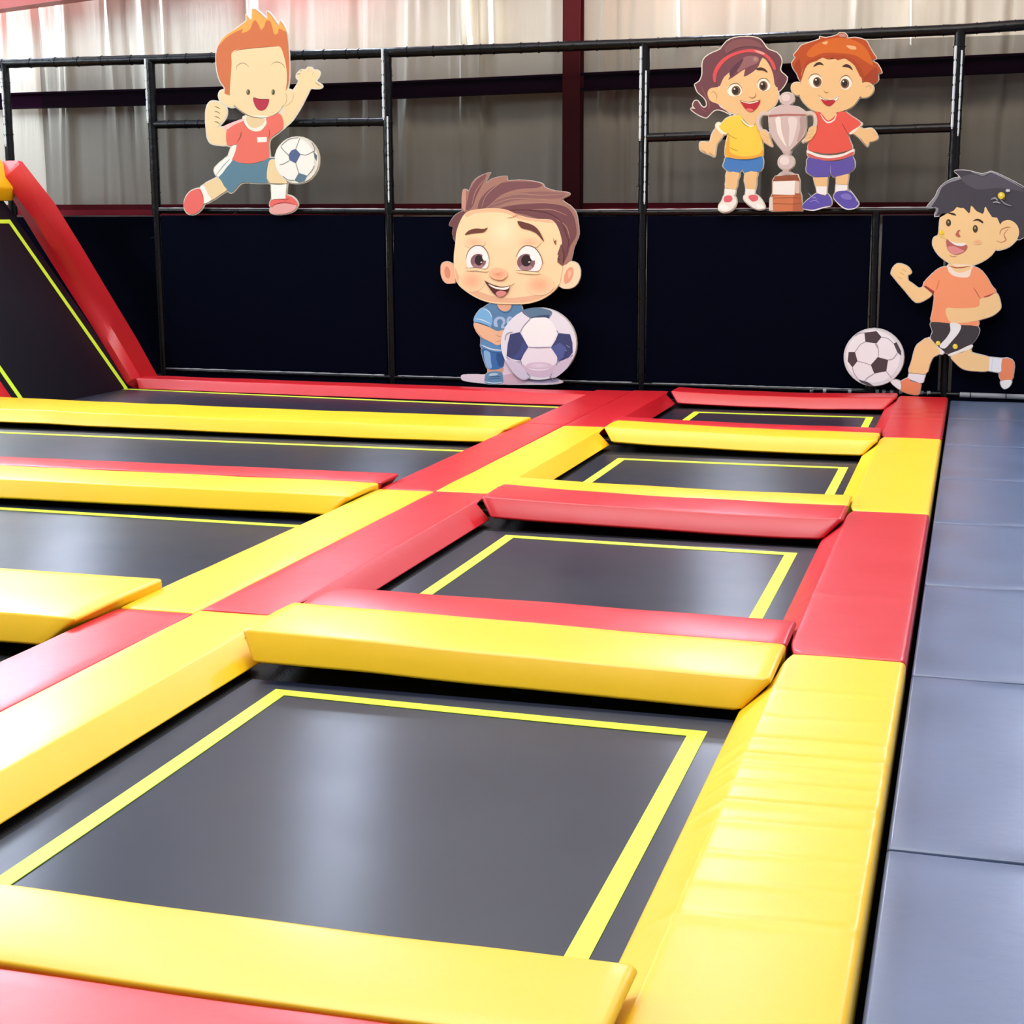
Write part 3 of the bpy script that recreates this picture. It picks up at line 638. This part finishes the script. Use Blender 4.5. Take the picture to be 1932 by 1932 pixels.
A.a('7db4e2', '480,1235 530,1245 562,1290 568,1340 548,1392 480,1362 415,1345 430,1290', 1).l('2d4f7c', '418,1350 480,1366 548,1390', 9).l('e6f0f8', '425,1322 490,1335 552,1365', 7).l('e6f0f8', '495,1240 540,1265 562,1310', 5)
A.a('a9bfe0', '585,1385 578,1345 600,1312 640,1305 668,1320 676,1355 660,1385 690,1388 690,1402 645,1402 640,1385 655,1350 640,1328 618,1330 606,1350 615,1388', 0, 3).a('a9bfe0', '690,1370 684,1335 700,1305 725,1308 730,1320 710,1330 704,1370', 0, 3)
A.a('efbb98', '415,1358 480,1370 545,1395 610,1425 665,1415 690,1450 672,1510 640,1535 600,1540 555,1515 480,1480 430,1420', 1).l('c98468', '600,1455 620,1468 640,1472', 6).l('c98468', '590,1510 615,1510 635,1500', 5).l('d39274', '425,1400 480,1475 560,1518', 5)
SK = 'fbd9ac'
A.a('f2b896', '250,890 225,862 185,850 148,868 138,920 150,985 185,1028 230,1030 262,1015', 1).e('dc8f70', 195, 940, 24, 50, -8)
A.a('fadcb6', '1130,900 1170,858 1225,848 1275,870 1298,930 1288,1000 1250,1055 1190,1075 1135,1062 1110,1020', 1).a('e8a084', '1165,960 1195,905 1232,900 1240,950 1215,1010 1175,1035 1160,1005').a('f2bc9a', '1195,935 1222,925 1222,960 1200,990')
A.a('72484a', '345,450 300,440 255,470 225,510 208,552 245,560 235,610 258,680 300,640', 1, 2).a('a2766a', '345,440 315,420 315,350 322,258 350,252 372,268 400,200 450,150 548,110 545,125 505,210 560,165 640,145 690,142 692,180 780,172 900,182 985,205 1000,235 1080,262 1170,272 1212,288 1190,310 1142,338 1210,385 1258,440 1275,510 1285,600 1278,650 1240,740 1218,840 1150,885 1105,880 1060,700 900,540 700,480 450,470', 1, 2)
A.a('7c5054', '350,420 365,330 385,250 440,170 520,125 480,220 440,300 400,400').a('7a5054', '690,190 900,190 980,215 930,240 780,250 640,300 520,400 450,420 470,330 560,240').a('8e6462', '520,420 620,330 760,285 950,270 1080,275 1170,288 1120,325 900,330 720,350 600,400')
A.a('74494e', '560,440 700,390 900,370 1050,370 1180,400 1240,470 1262,560 1262,640 1215,720 1190,800 1150,870 1105,870 1120,780 1140,700 1080,560 960,500 780,450')
for q in ('620,330 780,290 980,300 1160,290', '560,380 720,330 900,330 1100,345', '540,410 720,370 950,360 1160,380', '900,420 1060,420 1190,470', '1100,500 1180,560 1210,660', '400,380 430,270 500,170', '480,400 520,300 620,210 690,170', '330,300 345,350 345,420'): A.l('b08478', q, 7)
A.l('5c363c', '600,440 800,420 1000,440 1120,500 1180,600', 8).l('5c363c', '1150,560 1200,680 1180,780', 7)
A.a('c49080', '322,262 350,256 352,320 345,430 318,400 314,330')
A.a(SK, '262,700 270,610 300,520 345,450 420,420 560,408 680,418 780,460 900,492 1040,500 1090,530 1125,600 1145,700 1120,790 1108,840 1150,890 1140,960 1120,1040 1060,1110 960,1170 840,1200 700,1202 560,1192 440,1150 330,1080 270,1010 252,900 250,800', 1)
A.a('edbd96', '345,452 430,420 560,410 680,420 790,465 900,497 1040,505 1080,528 960,520 800,500 680,450 560,440 430,450 360,480')
A.a('ecb894', '262,900 275,1010 340,1075 440,1140 560,1180 700,1190 840,1188 960,1158 1060,1100 1125,1030 1050,1090 900,1130 700,1150 520,1120 380,1050 300,980')
A.glow(SK, 'fbe8c0', 660, 600, 130, 150).glow(SK, 'f4b48e', 400, 1010, 110, 90).glow(SK, 'f4b48e', 960, 1040, 120, 90).glow(SK, 'f3be98', 420, 690, 90, 50, 0, 4).glow(SK, 'f3be98', 880, 690, 90, 50, 0, 4)
A.f('8a5c4c', '1072,650 1085,680 1100,668 1095,715 1080,690').f('7a5050', '1108,790 1128,800 1110,820 1132,830 1106,850 1150,885 1160,800 1140,700')
A.a('704034', '342,628 380,590 440,575 495,580 532,568 500,605 440,612 390,618', 0, 3).a('6b3f38', '778,515 840,525 910,550 960,600 1000,688 940,620 880,590 810,570', 0, 3)
A.l('b97f6a', '690,490 740,480 790,455', 5)
A.a('f4f0ee', '356,830 370,770 410,730 450,715 500,735 535,790 542,850 520,905 440,900 370,900').a('f6f3f2', '778,820 800,760 840,725 880,718 930,745 970,810 980,870 950,925 870,925 790,915')
A.l('5f4038', '352,830 372,765 420,722 480,720 525,765 545,830', 7).l('5f4038', '765,810 800,750 850,718 920,735 970,800 990,870', 7)
A.e('8a6068', 455, 845, 64, 60).e('a87c80', 452, 885, 45, 22).e('332426', 460, 838, 34, 44).e('f8f6f6', 510, 815, 22, 28, -20).e('e8e0e0', 480, 855, 8, 5)
A.e('8a6068', 850, 855, 74, 70).e('aa8288', 848, 900, 54, 24).e('332426', 852, 842, 42, 48).e('f8f6f6', 905, 812, 20, 32, -25).e('e8e0e0', 878, 853, 10, 5)
A.a(SK, '356,908 440,900 528,915 520,935 440,925 370,925').a(SK, '770,925 860,928 970,938 940,955 850,950 790,940').l('7d5a50', '345,905 440,900 520,915', 5).l('7d5a50', '765,922 860,926 960,938', 5)
A.glow('f7cfa4', 'ef9c7c', 620, 950, 75, 52, 10, 5).e('f6bd96', 610, 925, 35, 18).l('d0765c', '545,965 590,995 650,1002 690,975', 6)
A.a('5c2c30', '510,1010 560,1040 640,1060 700,1055 715,1060 700,1100 660,1138 620,1138 580,1110 545,1065', 0, 3).a('fdf6ea', '540,1035 600,1058 660,1065 712,1055 690,1080 620,1078 570,1060').a('dc8c88', '600,1110 640,1088 690,1105 660,1136 625,1138').l('7a3a34', '505,1005 560,1035 640,1058 710,1052 760,1030', 6)
A.part = 'printed_ball'
A.e('e9e6f0', 955, 1530, 312, 298, 0, 1, 40).a('5f7c98', '815,1262 880,1235 960,1230 1065,1262 1035,1320 960,1312 890,1318').a('3c4f72', '890,1318 940,1300 1040,1290 1035,1322 960,1314')
A.a('f6f5f7', '820,1400 885,1325 960,1312 1040,1322 1105,1420 1090,1480 1050,1550 960,1558 880,1555 835,1490', 0, 3).a('f0e6f0', '880,1562 1050,1558 1112,1650 1090,1740 1045,1800 960,1808 890,1790 825,1730 808,1660', 0, 3)
A.a('d5bcd2', '825,1700 900,1745 1020,1745 1100,1690 1090,1740 1045,1795 960,1806 890,1790 840,1745').glow('d5bcd2', 'e8d8e6', 960, 1710, 110, 30, 0, 3)
A.f('3f4674', '720,1450 800,1432 840,1500 870,1555 830,1620 808,1668 740,1655 690,1630 700,1530').f('46508a', '830,1500 868,1556 835,1610 790,1660 740,1650 800,1580')
A.f('3f4674', '1120,1440 1215,1450 1235,1520 1238,1600 1200,1650 1120,1675 1105,1630 1058,1560 1095,1500').f('54609c', '1060,1560 1130,1520 1180,1560 1160,1640 1120,1672 1105,1630')
for q in ('885,1325 830,1385 805,1432', '1040,1322 1065,1262', '1105,1420 1120,1440', '835,1260 860,1290 888,1320', '808,1668 830,1740 885,1800 850,1830', '1112,1650 1100,1720 1050,1800', '690,1640 740,1670 808,1680', '680,1500 690,1450 740,1430', '1045,1800 1090,1830 1130,1826', '1240,1620 1180,1670 1112,1680', '875,1556 960,1560 1055,1556'): A.l('8b88a8', q, 6, 0)
A.a('d6cade', '690,1660 800,1690 870,1800 820,1825 740,1760').a('d6c4d8', '1120,1690 1230,1640 1200,1720 1110,1800 1060,1800').l('c8d2f0', '1185,1540 1215,1560', 7).l('c8d2f0', '1175,1575 1190,1590', 6)
build_cutout('cartoon_cutout', 'cartoon boy with huge head and swept brown hair standing beside a big football', A, 800, 300, 4.391, 14.70, grow=5, border='cfc6c4')

# --- two children holding a trophy (upper right)
A = Art(); SK = 'e3b984'; OL = '7a5a44'
A.part = 'printed_girl'
A.a('6b3f46', '445,828 400,800 330,775 280,785 225,840 200,850 130,820 75,780 72,765 110,770 85,740 100,700 130,695 160,740 190,760 215,740 210,690 175,650 130,610 110,560 105,540 150,510 175,440 175,350 200,290 270,245 340,215 400,140 480,105 560,97 650,100 720,125 765,190 800,220 870,245 910,300 912,350 900,395 915,430 965,475 950,530 915,580 880,600 850,520 600,300 350,500 300,700 400,790', 1, 2)
A.l('c9b8b0', '250,190 310,190 355,215', 5).l('8a5a5c', '165,560 200,640 240,720 230,780', 8).l('8a5a5c', '130,700 170,770 220,800', 6)
A.a(SK, '330,580 290,570 240,585 222,630 245,690 295,715 340,715', 1).l('b48658', '255,620 285,610 310,650 300,690', 7)
A.a(SK, '340,560 350,480 400,400 500,330 640,280 740,290 800,360 840,460 865,560 885,640 860,720 790,790 700,822 600,835 500,822 410,790 350,740 325,680', 1)
A.a('70424a', '330,560 300,480 330,370 400,290 500,240 620,225 720,240 790,290 840,360 870,430 900,395 880,560 850,540 835,440 790,340 735,292 700,370 640,430 560,470 575,400 510,440 415,500 470,400 380,470 350,530', 0, 2)
A.a('8f5f60', '560,290 640,275 700,300 690,340 620,370 560,400 500,430 520,360', 0, 3).glow('8f5f60', 'b08a86', 672, 305, 30, 26, 0, 3).a('5a3240', '430,420 500,340 560,300 520,380 480,430 440,470')
A.a('7d4d50', '390,190 470,130 600,115 700,150 740,200 620,185 500,200 400,250', 0, 3)
A.a('d04b4d', '278,510 275,440 310,360 380,290 480,240 600,212 700,222 790,270 845,340 862,400 838,400 800,320 720,260 610,240 500,262 400,315 340,385 308,450 300,520', 0, 3).a('e89890', '660,222 720,232 760,255 740,262 690,244')
A.a('4a2c24', '672,395 720,382 765,400 785,432 740,412 700,410', 0, 3)
A.a('f0e8d8', '408,600 420,560 470,540 520,550 545,600 530,640 470,655 425,640').a('f0e8d8', '690,540 710,500 760,490 795,520 812,560 790,595 740,605 705,590')
A.e('7b5a40', 490, 600, 42, 46).e('2d2018', 485, 600, 28, 34).e('7b5a40', 745, 555, 40, 46).e('2d2018', 742, 555, 26, 34).e('e8e4da', 475, 584, 8, 8).e('e8e4da', 732, 538, 8, 8)
A.l(OL, '410,590 440,545 500,532 545,575', 6).l(OL, '690,530 715,492 770,488 805,530', 6)
A.l('b07a4c', '608,655 640,668 670,650 672,622', 7)
A.a('b3282f', '530,695 590,712 650,710 715,690 700,740 660,785 620,800 575,770', 0, 3).l('fbf4e4', '540,700 620,716 700,698', 10).l('6e2a20', '520,690 610,708 720,685', 5).a('dc6a64', '580,775 620,765 655,785 620,798')
A.a(SK, '545,830 680,820 700,860 640,935 590,900', 1)
A.a(SK, '305,955 370,1000 350,1050 310,1100 300,1150 290,1215 250,1200 200,1180 155,1150 155,1085 210,1082 245,1080 265,1010', 1).l(OL, '160,1150 195,1170 210,1185', 5).l(OL, '235,1180 255,1190 285,1212', 5)
A.a('f1e6cc', '300,935 330,900 420,960 405,1005 350,1000', 1)
A.a('eec648', '345,920 400,860 480,835 540,830 560,880 620,930 665,920 690,880 700,960 730,1040 742,1200 700,1215 640,1235 540,1240 440,1225 390,1210 395,1100 420,1000 400,1000 350,965 330,930', 1, 3)
A.a('e2a23c', '392,1205 395,1120 425,1000 430,1100 440,1180 560,1215 700,1195 738,1150 742,1200 640,1235 500,1238').l('fbf2dc', '538,862 575,905 620,932 655,925', 12).l('7a5a24', '535,880 575,920 615,940', 5).l('a87c28', '430,1130 470,1150 510,1165', 6).l('a87c28', '420,1010 470,1040 500,1048', 5)
A.a('4377b8', '400,1225 540,1245 640,1245 735,1215 738,1320 690,1360 570,1368 545,1320 525,1365 440,1360 370,1310 385,1260', 1, 2).l('2b5288', '395,1225 500,1246 640,1246 735,1218', 8)
A.a(SK, '405,1362 522,1368 505,1440 488,1520 395,1505 398,1440', 1, 2).a(SK, '575,1368 690,1360 680,1420 672,1520 585,1510', 1, 2)
A.f('ece6dc', '390,1515 488,1525 480,1575 385,1575', 1).f('ece6dc', '582,1515 668,1525 665,1570 580,1575', 1)
A.a('e8e2da', '385,1575 455,1570 490,1610 490,1665 450,1720 380,1738 330,1715 332,1670 360,1630', 1).a('d8646c', '390,1585 440,1580 458,1610 440,1638 390,1642 375,1615').e('f4f0ea', 380, 1690, 45, 26, 10).l('9a8880', '335,1718 390,1735 450,1712 485,1665', 5)
A.a('e8e2da', '570,1580 640,1565 700,1590 745,1650 758,1700 700,1712 640,1690 590,1650 565,1615', 1).a('d8646c', '605,1590 650,1572 695,1588 690,1625 640,1635').e('f4f0ea', 715, 1680, 38, 18, 30).l('9a8880', '575,1635 640,1690 700,1712 755,1700', 5)
A.part = 'printed_boy'
A.a('b0481c', '1085,500 1060,440 1030,400 1012,340 1050,290 1028,270 1070,220 1100,180 1180,150 1275,118 1270,95 1330,108 1440,80 1448,65 1500,62 1528,90 1520,115 1600,105 1700,130 1730,180 1770,250 1800,300 1745,315 1810,350 1850,430 1815,440 1820,490 1790,530 1700,540 1660,500 1400,300 1150,350 1130,480', 1, 2)
A.a('c8621f', '1150,260 1230,170 1400,110 1560,120 1680,180 1740,270 1770,360 1700,330 1600,270 1450,250 1300,250 1200,290', 0, 3).a('9c3c1c', '1030,380 1080,300 1100,400 1120,500 1085,505 1060,430', 0, 3).a('9c3c1c', '1800,380 1815,480 1780,530 1680,510 1720,440', 0, 3)
A.a('e2a878', '1298,150 1345,140 1340,165 1310,168').a('e2a878', '1520,178 1600,185 1612,215 1555,212').a('b8867c', '1450,75 1500,70 1520,95 1470,100')
A.a(SK, '1090,540 1050,525 1015,545 1010,590 1035,630 1080,640', 1).a(SK, '1660,545 1710,520 1760,540 1775,590 1750,640 1700,665 1650,650', 1).l('b48658', '1700,570 1740,555 1755,585', 6)
A.a(SK, '1095,520 1105,430 1140,350 1180,330 1260,310 1300,290 1360,310 1450,300 1560,310 1600,350 1650,430 1670,530 1665,620 1620,700 1560,760 1450,800 1330,808 1220,790 1130,720 1085,640 1080,570', 1)
A.a('a4421c', '1090,540 1110,420 1150,330 1250,290 1360,270 1480,270 1590,310 1660,400 1690,480 1650,470 1600,370 1540,320 1500,300 1440,318 1400,290 1350,312 1300,292 1240,325 1180,345 1135,400', 0, 2)
A.a('3d281c', '1212,378 1240,342 1280,335 1312,365 1270,358 1235,372', 0, 3).a('3d281c', '1482,375 1520,352 1560,370 1582,412 1545,388 1510,382', 0, 3)
A.a('efe6d6', '1170,510 1190,465 1240,452 1285,475 1295,530 1260,572 1200,565').a('efe6d6', '1465,520 1480,480 1530,468 1570,500 1572,545 1530,590 1480,580')
A.e('7b5a40', 1250, 520, 40, 46).e('2d2018', 1246, 518, 26, 34).e('7b5a40', 1508, 535, 40, 46).e('2d2018', 1505, 533, 26, 34).e('f0ece2', 1238, 500, 8, 8).e('f0ece2', 1494, 515, 8, 8)
A.l(OL, '1165,500 1195,455 1245,445 1290,475', 6).l(OL, '1460,510 1485,470 1535,462 1580,520', 6).l('b07a4c', '1308,600 1330,620 1355,612', 7)
A.a('f4ede0', '1270,655 1330,680 1390,680 1450,650 1430,690 1370,720 1310,705', 0, 3).a('b3282f', '1285,680 1330,692 1400,690 1420,695 1385,735 1350,745 1310,720', 0, 3).l('6e3a28', '1262,645 1320,682 1390,688 1450,650', 6)
A.f(SK, '1280,800 1430,805 1420,860 1360,900 1300,860', 1)
A.a(SK, '1570,990 1640,935 1680,960 1760,955 1805,1010 1812,1050 1770,1075 1740,1080 1718,1120 1680,1085 1640,1040 1600,1010', 1).l(OL, '1650,1040 1680,1085 1712,1112', 5).l(OL, '1770,990 1800,1020', 5)
A.a('f1ddcc', '1545,985 1640,905 1665,920 1575,1005', 1).a('dc5548', '1225,800 1290,815 1350,880 1420,830 1430,810 1500,795 1570,840 1660,910 1580,970 1540,1000 1530,970 1550,1060 1575,1140 1480,1175 1350,1190 1240,1175 1165,1150 1180,1060 1230,960 1245,880', 1, 3)
A.l('efe6da', '1280,820 1320,880 1360,898 1410,870 1428,820', 13).a('efe0d8', '1165,1160 1260,1195 1360,1208 1480,1192 1580,1150 1582,1172 1480,1215 1360,1232 1250,1218 1165,1185', 1).a('c8605c', '1165,1185 1250,1218 1360,1232 1480,1215 1582,1172 1575,1205 1480,1240 1350,1255 1240,1245 1170,1215', 1)
A.l('8c3430', '1480,905 1505,950 1535,1005', 6)
A.a('5c4fa0', '1170,1225 1350,1262 1480,1250 1575,1210 1600,1310 1540,1370 1400,1408 1375,1330 1355,1405 1240,1408 1150,1360 1155,1290', 1, 2).l('8f86c0', '1375,1300 1372,1350 1385,1400', 8)
A.a(SK, '1215,1412 1350,1408 1340,1495 1235,1495', 1, 0).a(SK, '1425,1405 1545,1375 1530,1480 1430,1475', 1, 0)
A.f('ece6e6', '1238,1495 1340,1495 1335,1580 1250,1560', 1).f('ece6e6', '1425,1478 1530,1482 1530,1530 1420,1545', 1)
A.a('5c4fa8', '1120,1700 1125,1655 1175,1610 1250,1560 1310,1590 1345,1565 1380,1620 1375,1670 1300,1685 1210,1712', 1).l('e6e0ea', '1118,1705 1210,1718 1300,1695 1378,1680', 12).l('a8a0d4', '1165,1555 1200,1590 1240,1600', 6).l('a8a0d4', '1180,1640 1230,1625 1270,1650', 5).l('a8a0d4', '1200,1600 1250,1620', 5)
A.a('5c4fa8', '1425,1550 1490,1535 1560,1550 1610,1610 1635,1660 1600,1695 1520,1700 1450,1650 1405,1600', 1).a('7a70bc', '1470,1575 1530,1560 1570,1590 1560,1618 1490,1610').l('e6e0ea', '1402,1600 1450,1660 1520,1706 1600,1700 1634,1665', 10).l('cfc8dc', '1545,1515 1590,1570 1625,1640', 6)
A.part = 'printed_trophy'
A.l('d2bcb0', '800,815 740,810 700,860 700,930 740,990 800,1010', 30, 0, 1)
A.l('d2bcb0', '1150,815 1210,815 1235,860 1232,930 1190,1010 1110,1080', 28, 0, 1)
A.l('a89088', '745,830 722,880 730,940 780,990', 5).l('a89088', '1200,840 1215,900 1190,970', 5)
A.a(SK, '715,985 760,970 800,1020 815,1070 830,1120 800,1110 750,1075 725,1030', 1).l(OL, '745,1010 800,1050', 4).l(OL, '740,1045 790,1075', 4)
A.a(SK, '1180,950 1240,935 1240,985 1215,1030 1190,1060 1140,1080 1145,1030 1165,990', 1)
for y0 in (970, 1000, 1030): A.l(OL, '%d,%d %d,%d' % (1150, y0 + 18, 1215, y0), 4)
A.e('c9b2b0', 968, 678, 66, 58, 0, 1).e('dcc8c4', 958, 666, 40, 34)
A.a('c9b2ae', '935,735 1000,735 1015,745 1080,760 1145,810 1145,850 1145,950 1130,1020 1080,1080 1000,1160 975,1200 925,1160 860,1080 815,1000 800,900 800,830 830,780 900,745', 1, 3)
A.f('a8645c', '800,828 960,818 1145,822 1148,838 960,836 800,850').a('e9dcd2', '862,860 905,850 915,960 945,1070 965,1120 940,1100 885,1010 868,930', 0, 3).a('dcccc8', '980,855 1060,860 1055,960 1020,1080 985,1120 990,960', 0, 3).a('b09490', '1090,850 1142,850 1138,950 1110,1030 1060,1085 1090,960', 0, 3)
A.f('c2a8a2', '925,1165 1010,1165 990,1205 955,1205', 1).e('cdb8b4', 960, 1270, 76, 72, 0, 1).e('e2d2ce', 945, 1255, 45, 42)
A.f('c2a8a2', '930,1330 990,1330 985,1355 1035,1385 890,1385 935,1355', 1)
A.f('a45a40', '860,1400 1065,1385 1085,1440 1085,1540 1100,1580 1110,1720 835,1725 805,1715 815,1600 835,1560 835,1440', 1).f('d4b8a8', '1045,1440 1085,1450 1085,1560 1045,1560').f('e9e3dc', '840,1448 1045,1442 1040,1575 835,1570')
A.f('8c4c34', '855,1402 1065,1388 1085,1435 840,1445').f('c8744c', '838,1582 1030,1575 1020,1725 838,1725').f('b06040', '1030,1575 1100,1580 1112,1722 1020,1725').l('8a4a30', '838,1605 1030,1600 1100,1608', 5, 0).l('8a4a30', '840,1655 1025,1660 1108,1650', 5, 0).f('d8ccc0', '805,1600 835,1590 838,1722 800,1712')
build_cutout('cartoon_cutout', 'cartoon girl in yellow and boy in red holding a trophy between them', A, 1290, 50, 4.954, 14.76, grow=10)

# --- running boy with black hair (right edge)
A = Art(); SK = 'f6cf96'; OL = '8a6444'
A.part = 'printed_boy'
A.a('45424c', '705,385 740,340 780,290 800,240 850,190 930,150 975,145 940,110 925,95 970,88 1050,95 1150,120 1215,98 1300,130 1400,180 1500,240 1560,330 1580,450 1540,560 1440,640 1300,560 1100,480 880,440 770,455 790,400 775,380', 1, 2)
A.a('55525e', '980,160 1060,120 1160,140 1230,115 1320,150 1420,210 1480,260 1380,240 1250,230 1100,240', 0, 3)
A.a('8a8a92', '705,385 745,335 785,280 805,235 850,195 930,155 985,150 960,165 880,190 825,230 800,290 760,355 745,378 790,385 800,400 785,440 770,452 778,410 770,385', 0, 3).l('9a9aa2', '1060,100 1150,128 1215,105 1300,138 1400,190 1470,232', 9)
A.a(SK, '800,600 810,500 830,430 900,375 935,375 1000,390 1045,430 1060,370 1100,410 1155,430 1170,375 1200,420 1270,460 1300,500 1300,620 1250,720 1200,780 1120,825 1040,848 960,850 880,820 800,760 755,680 765,620', 1, 3)
A.a('45424c', '800,470 850,400 900,350 1100,340 1300,400 1360,500 1290,520 1265,465 1225,460 1195,415 1180,375 1165,385 1150,435 1105,415 1068,365 1055,370 1048,425 1010,395 990,370 985,390 945,380 920,410 870,430 815,432', 0, 0)
A.a(SK, '1290,520 1320,490 1370,485 1420,520 1440,580 1420,640 1370,690 1310,715 1250,715 1240,640', 1).l('c07a60', '1285,600 1300,560 1350,540 1372,545', 9).l('c07a60', '1355,550 1320,600 1335,640 1300,660 1262,648', 9)
A.a('3a2a20', '872,425 920,428 942,448 900,440', 0, 3).a('3a2a20', '1072,492 1110,472 1150,492 1152,510 1110,488', 0, 3)
A.e('4c4028', 880, 505, 20, 28).e('b8a890', 878, 500, 6, 10).e('4c4028', 1092, 553, 20, 30).e('b8a890', 1090, 546, 6, 10)
A.a('bf6a58', '935,600 955,565 975,565 960,585 975,615 955,618').glow(SK, 'f2b080', 1110, 658, 36, 20, 0, 3)
A.a('b96660', '865,635 920,670 980,680 1028,685 1015,725 960,755 910,750 870,710', 0, 3).a('f5f2ee', '878,640 930,665 1000,665 1018,672 990,690 930,680', 0, 3).a('e09090', '870,700 920,690 980,715 1005,730 955,752 905,748').l('c89070', '885,762 915,772 945,768', 5)
A.e('f2cc2c', 822, 582, 20, 20).l('f8e070', '800,605 830,612 860,630', 10).e('f7e46a', 816, 574, 8, 8)
A.a(SK, '425,905 440,860 470,832 510,832 560,855 585,890 580,912 558,920 560,960 600,990 650,1025 690,1010 750,1070 690,1120 630,1138 590,1110 540,1050 480,980 440,930', 1)
for q in ('510,870 545,892', '495,898 530,918', '478,932 510,950'): A.l('a0784c', q, 6)
A.a('fbe6d4', '870,850 900,835 1060,840 1068,880 1050,930 980,940 910,925 880,890', 1)
A.a(SK, '890,835 960,850 1060,845 1040,880 970,900 920,880').l('a85c40', '880,845 950,862 1050,850', 9)
A.a('f89c70', '680,1000 730,930 800,870 865,855 880,890 920,925 985,938 1045,930 1070,858 1130,875 1180,930 1220,1000 1255,1055 1160,1100 1140,1105 1130,1160 1115,1250 1112,1325 980,1315 860,1298 745,1290 755,1200 765,1060', 1, 3)
A.a('9c3c38', '682,1008 700,1003 770,1050 755,1068', 0, 0).a('b04c48', '1160,1090 1248,1058 1245,1078 1165,1108', 0, 0).l('dc7c54', '808,955 795,1000 780,1040', 8).l('b05c44', '1078,1018 1105,1060 1130,1105', 6)
A.a(SK, '1130,1110 1200,1090 1262,1062 1292,1140 1290,1190 1240,1235 1170,1262 1060,1290 950,1300 895,1292 860,1230 865,1180 930,1182 1040,1180 1120,1165', 1)
A.a('403c40', '748,1290 860,1298 980,1315 1112,1325 1118,1390 1060,1470 970,1510 880,1545 820,1505 740,1420 755,1370 738,1320', 1, 2)
A.a('eef0f2', '895,1298 975,1312 965,1370 900,1450 850,1500 808,1480 860,1420 895,1360', 0, 3).a('f0eee8', '718,1415 740,1425 790,1480 850,1530 800,1545 720,1450', 1, 2).a('f0eee8', '880,1545 960,1515 1060,1468 1062,1500 980,1530 900,1560', 1, 2)
A.e('f2d844', 797, 1458, 18, 18).e('f2d844', 933, 1484, 20, 20).e('fbf08a', 792, 1452, 7, 7).e('fbf08a', 930, 1476, 7, 7)
A.a(SK, '722,1420 800,1500 805,1545 760,1570 730,1630 700,1700 570,1695 590,1600 620,1490 660,1450', 1, 3)
A.a(SK, '900,1562 980,1535 1055,1505 1070,1535 1200,1570 1205,1600 1198,1675 1100,1680 1000,1665 940,1620', 1, 3)
A.f('eceef6', '568,1700 698,1705 680,1770 655,1775 560,1740', 1).l('8c7c70', '568,1692 630,1700 695,1708', 5).f('eceef6', '1205,1570 1305,1582 1298,1680 1275,1692 1198,1678', 1).l('9a9aa4', '1228,1580 1222,1680', 4)
A.a('f08c64', '560,1735 585,1765 655,1775 655,1830 640,1868 560,1858 485,1820 495,1770', 1, 3).a('f2eeee', '420,1745 495,1760 500,1825 455,1800 425,1770', 1, 3)
A.a('f08c64', '1305,1582 1385,1590 1402,1640 1395,1700 1380,1752 1300,1760 1280,1692 1298,1680', 1, 2).a('f2eeee', '1298,1758 1378,1752 1365,1800 1325,1820 1300,1800', 1, 3)
# screw in the hair
A.l('8c8c94', '1200,1300 1202,1300', 2).l('9a9aa2', '1215,320 1250,310 1270,330', 14).l('b4b4b8', '1230,345 1260,340 1290,350', 10).l('8e8e98', '1290,320 1330,355 1380,372', 10).e('c8c8cc', 1350, 250, 18, 12).e('e8c93a', 1298, 290, 28, 28).e('f7ec8c', 1294, 282, 12, 12).e('5c4a14', 1318, 316, 10, 12)
A.sh = [q for q in A.sh if not (q[1] == '8c8c94')]
A.part = 'printed_ball'
A.e('dfdfe4', 290, 1570, 236, 226, 0, 1, 40).e('f1f1f6', 282, 1564, 214, 208)
A.f('4e4248', '215,1375 310,1362 350,1410 310,1460 222,1448').f('4e4248', '90,1528 140,1528 160,1600 120,1650 82,1600').f('4e4248', '265,1630 320,1568 402,1590 388,1680 292,1698').f('4a484e', '445,1460 470,1450 505,1520 505,1558 475,1530').f('4a484e', '165,1745 240,1765 285,1795 240,1790 190,1770')
for q in ('310,1460 325,1500 300,1465', '222,1448 180,1470 140,1528', '350,1410 400,1420 445,1460', '160,1600 210,1612 265,1630', '302,1462 325,1510 322,1568', '402,1590 440,1580 475,1535', '388,1680 410,1710 430,1730', '292,1698 240,1730 215,1758', '120,1650 130,1690 165,1745', '215,1375 170,1380 140,1400'): A.l('a8a4b0', q, 5, 0)
build_cutout('cartoon_cutout', 'cartoon boy with black hair and orange shirt running after a ball at the right edge', A, 1580, 300, 4.199, 14.72, grow=6, border='cfccd0')
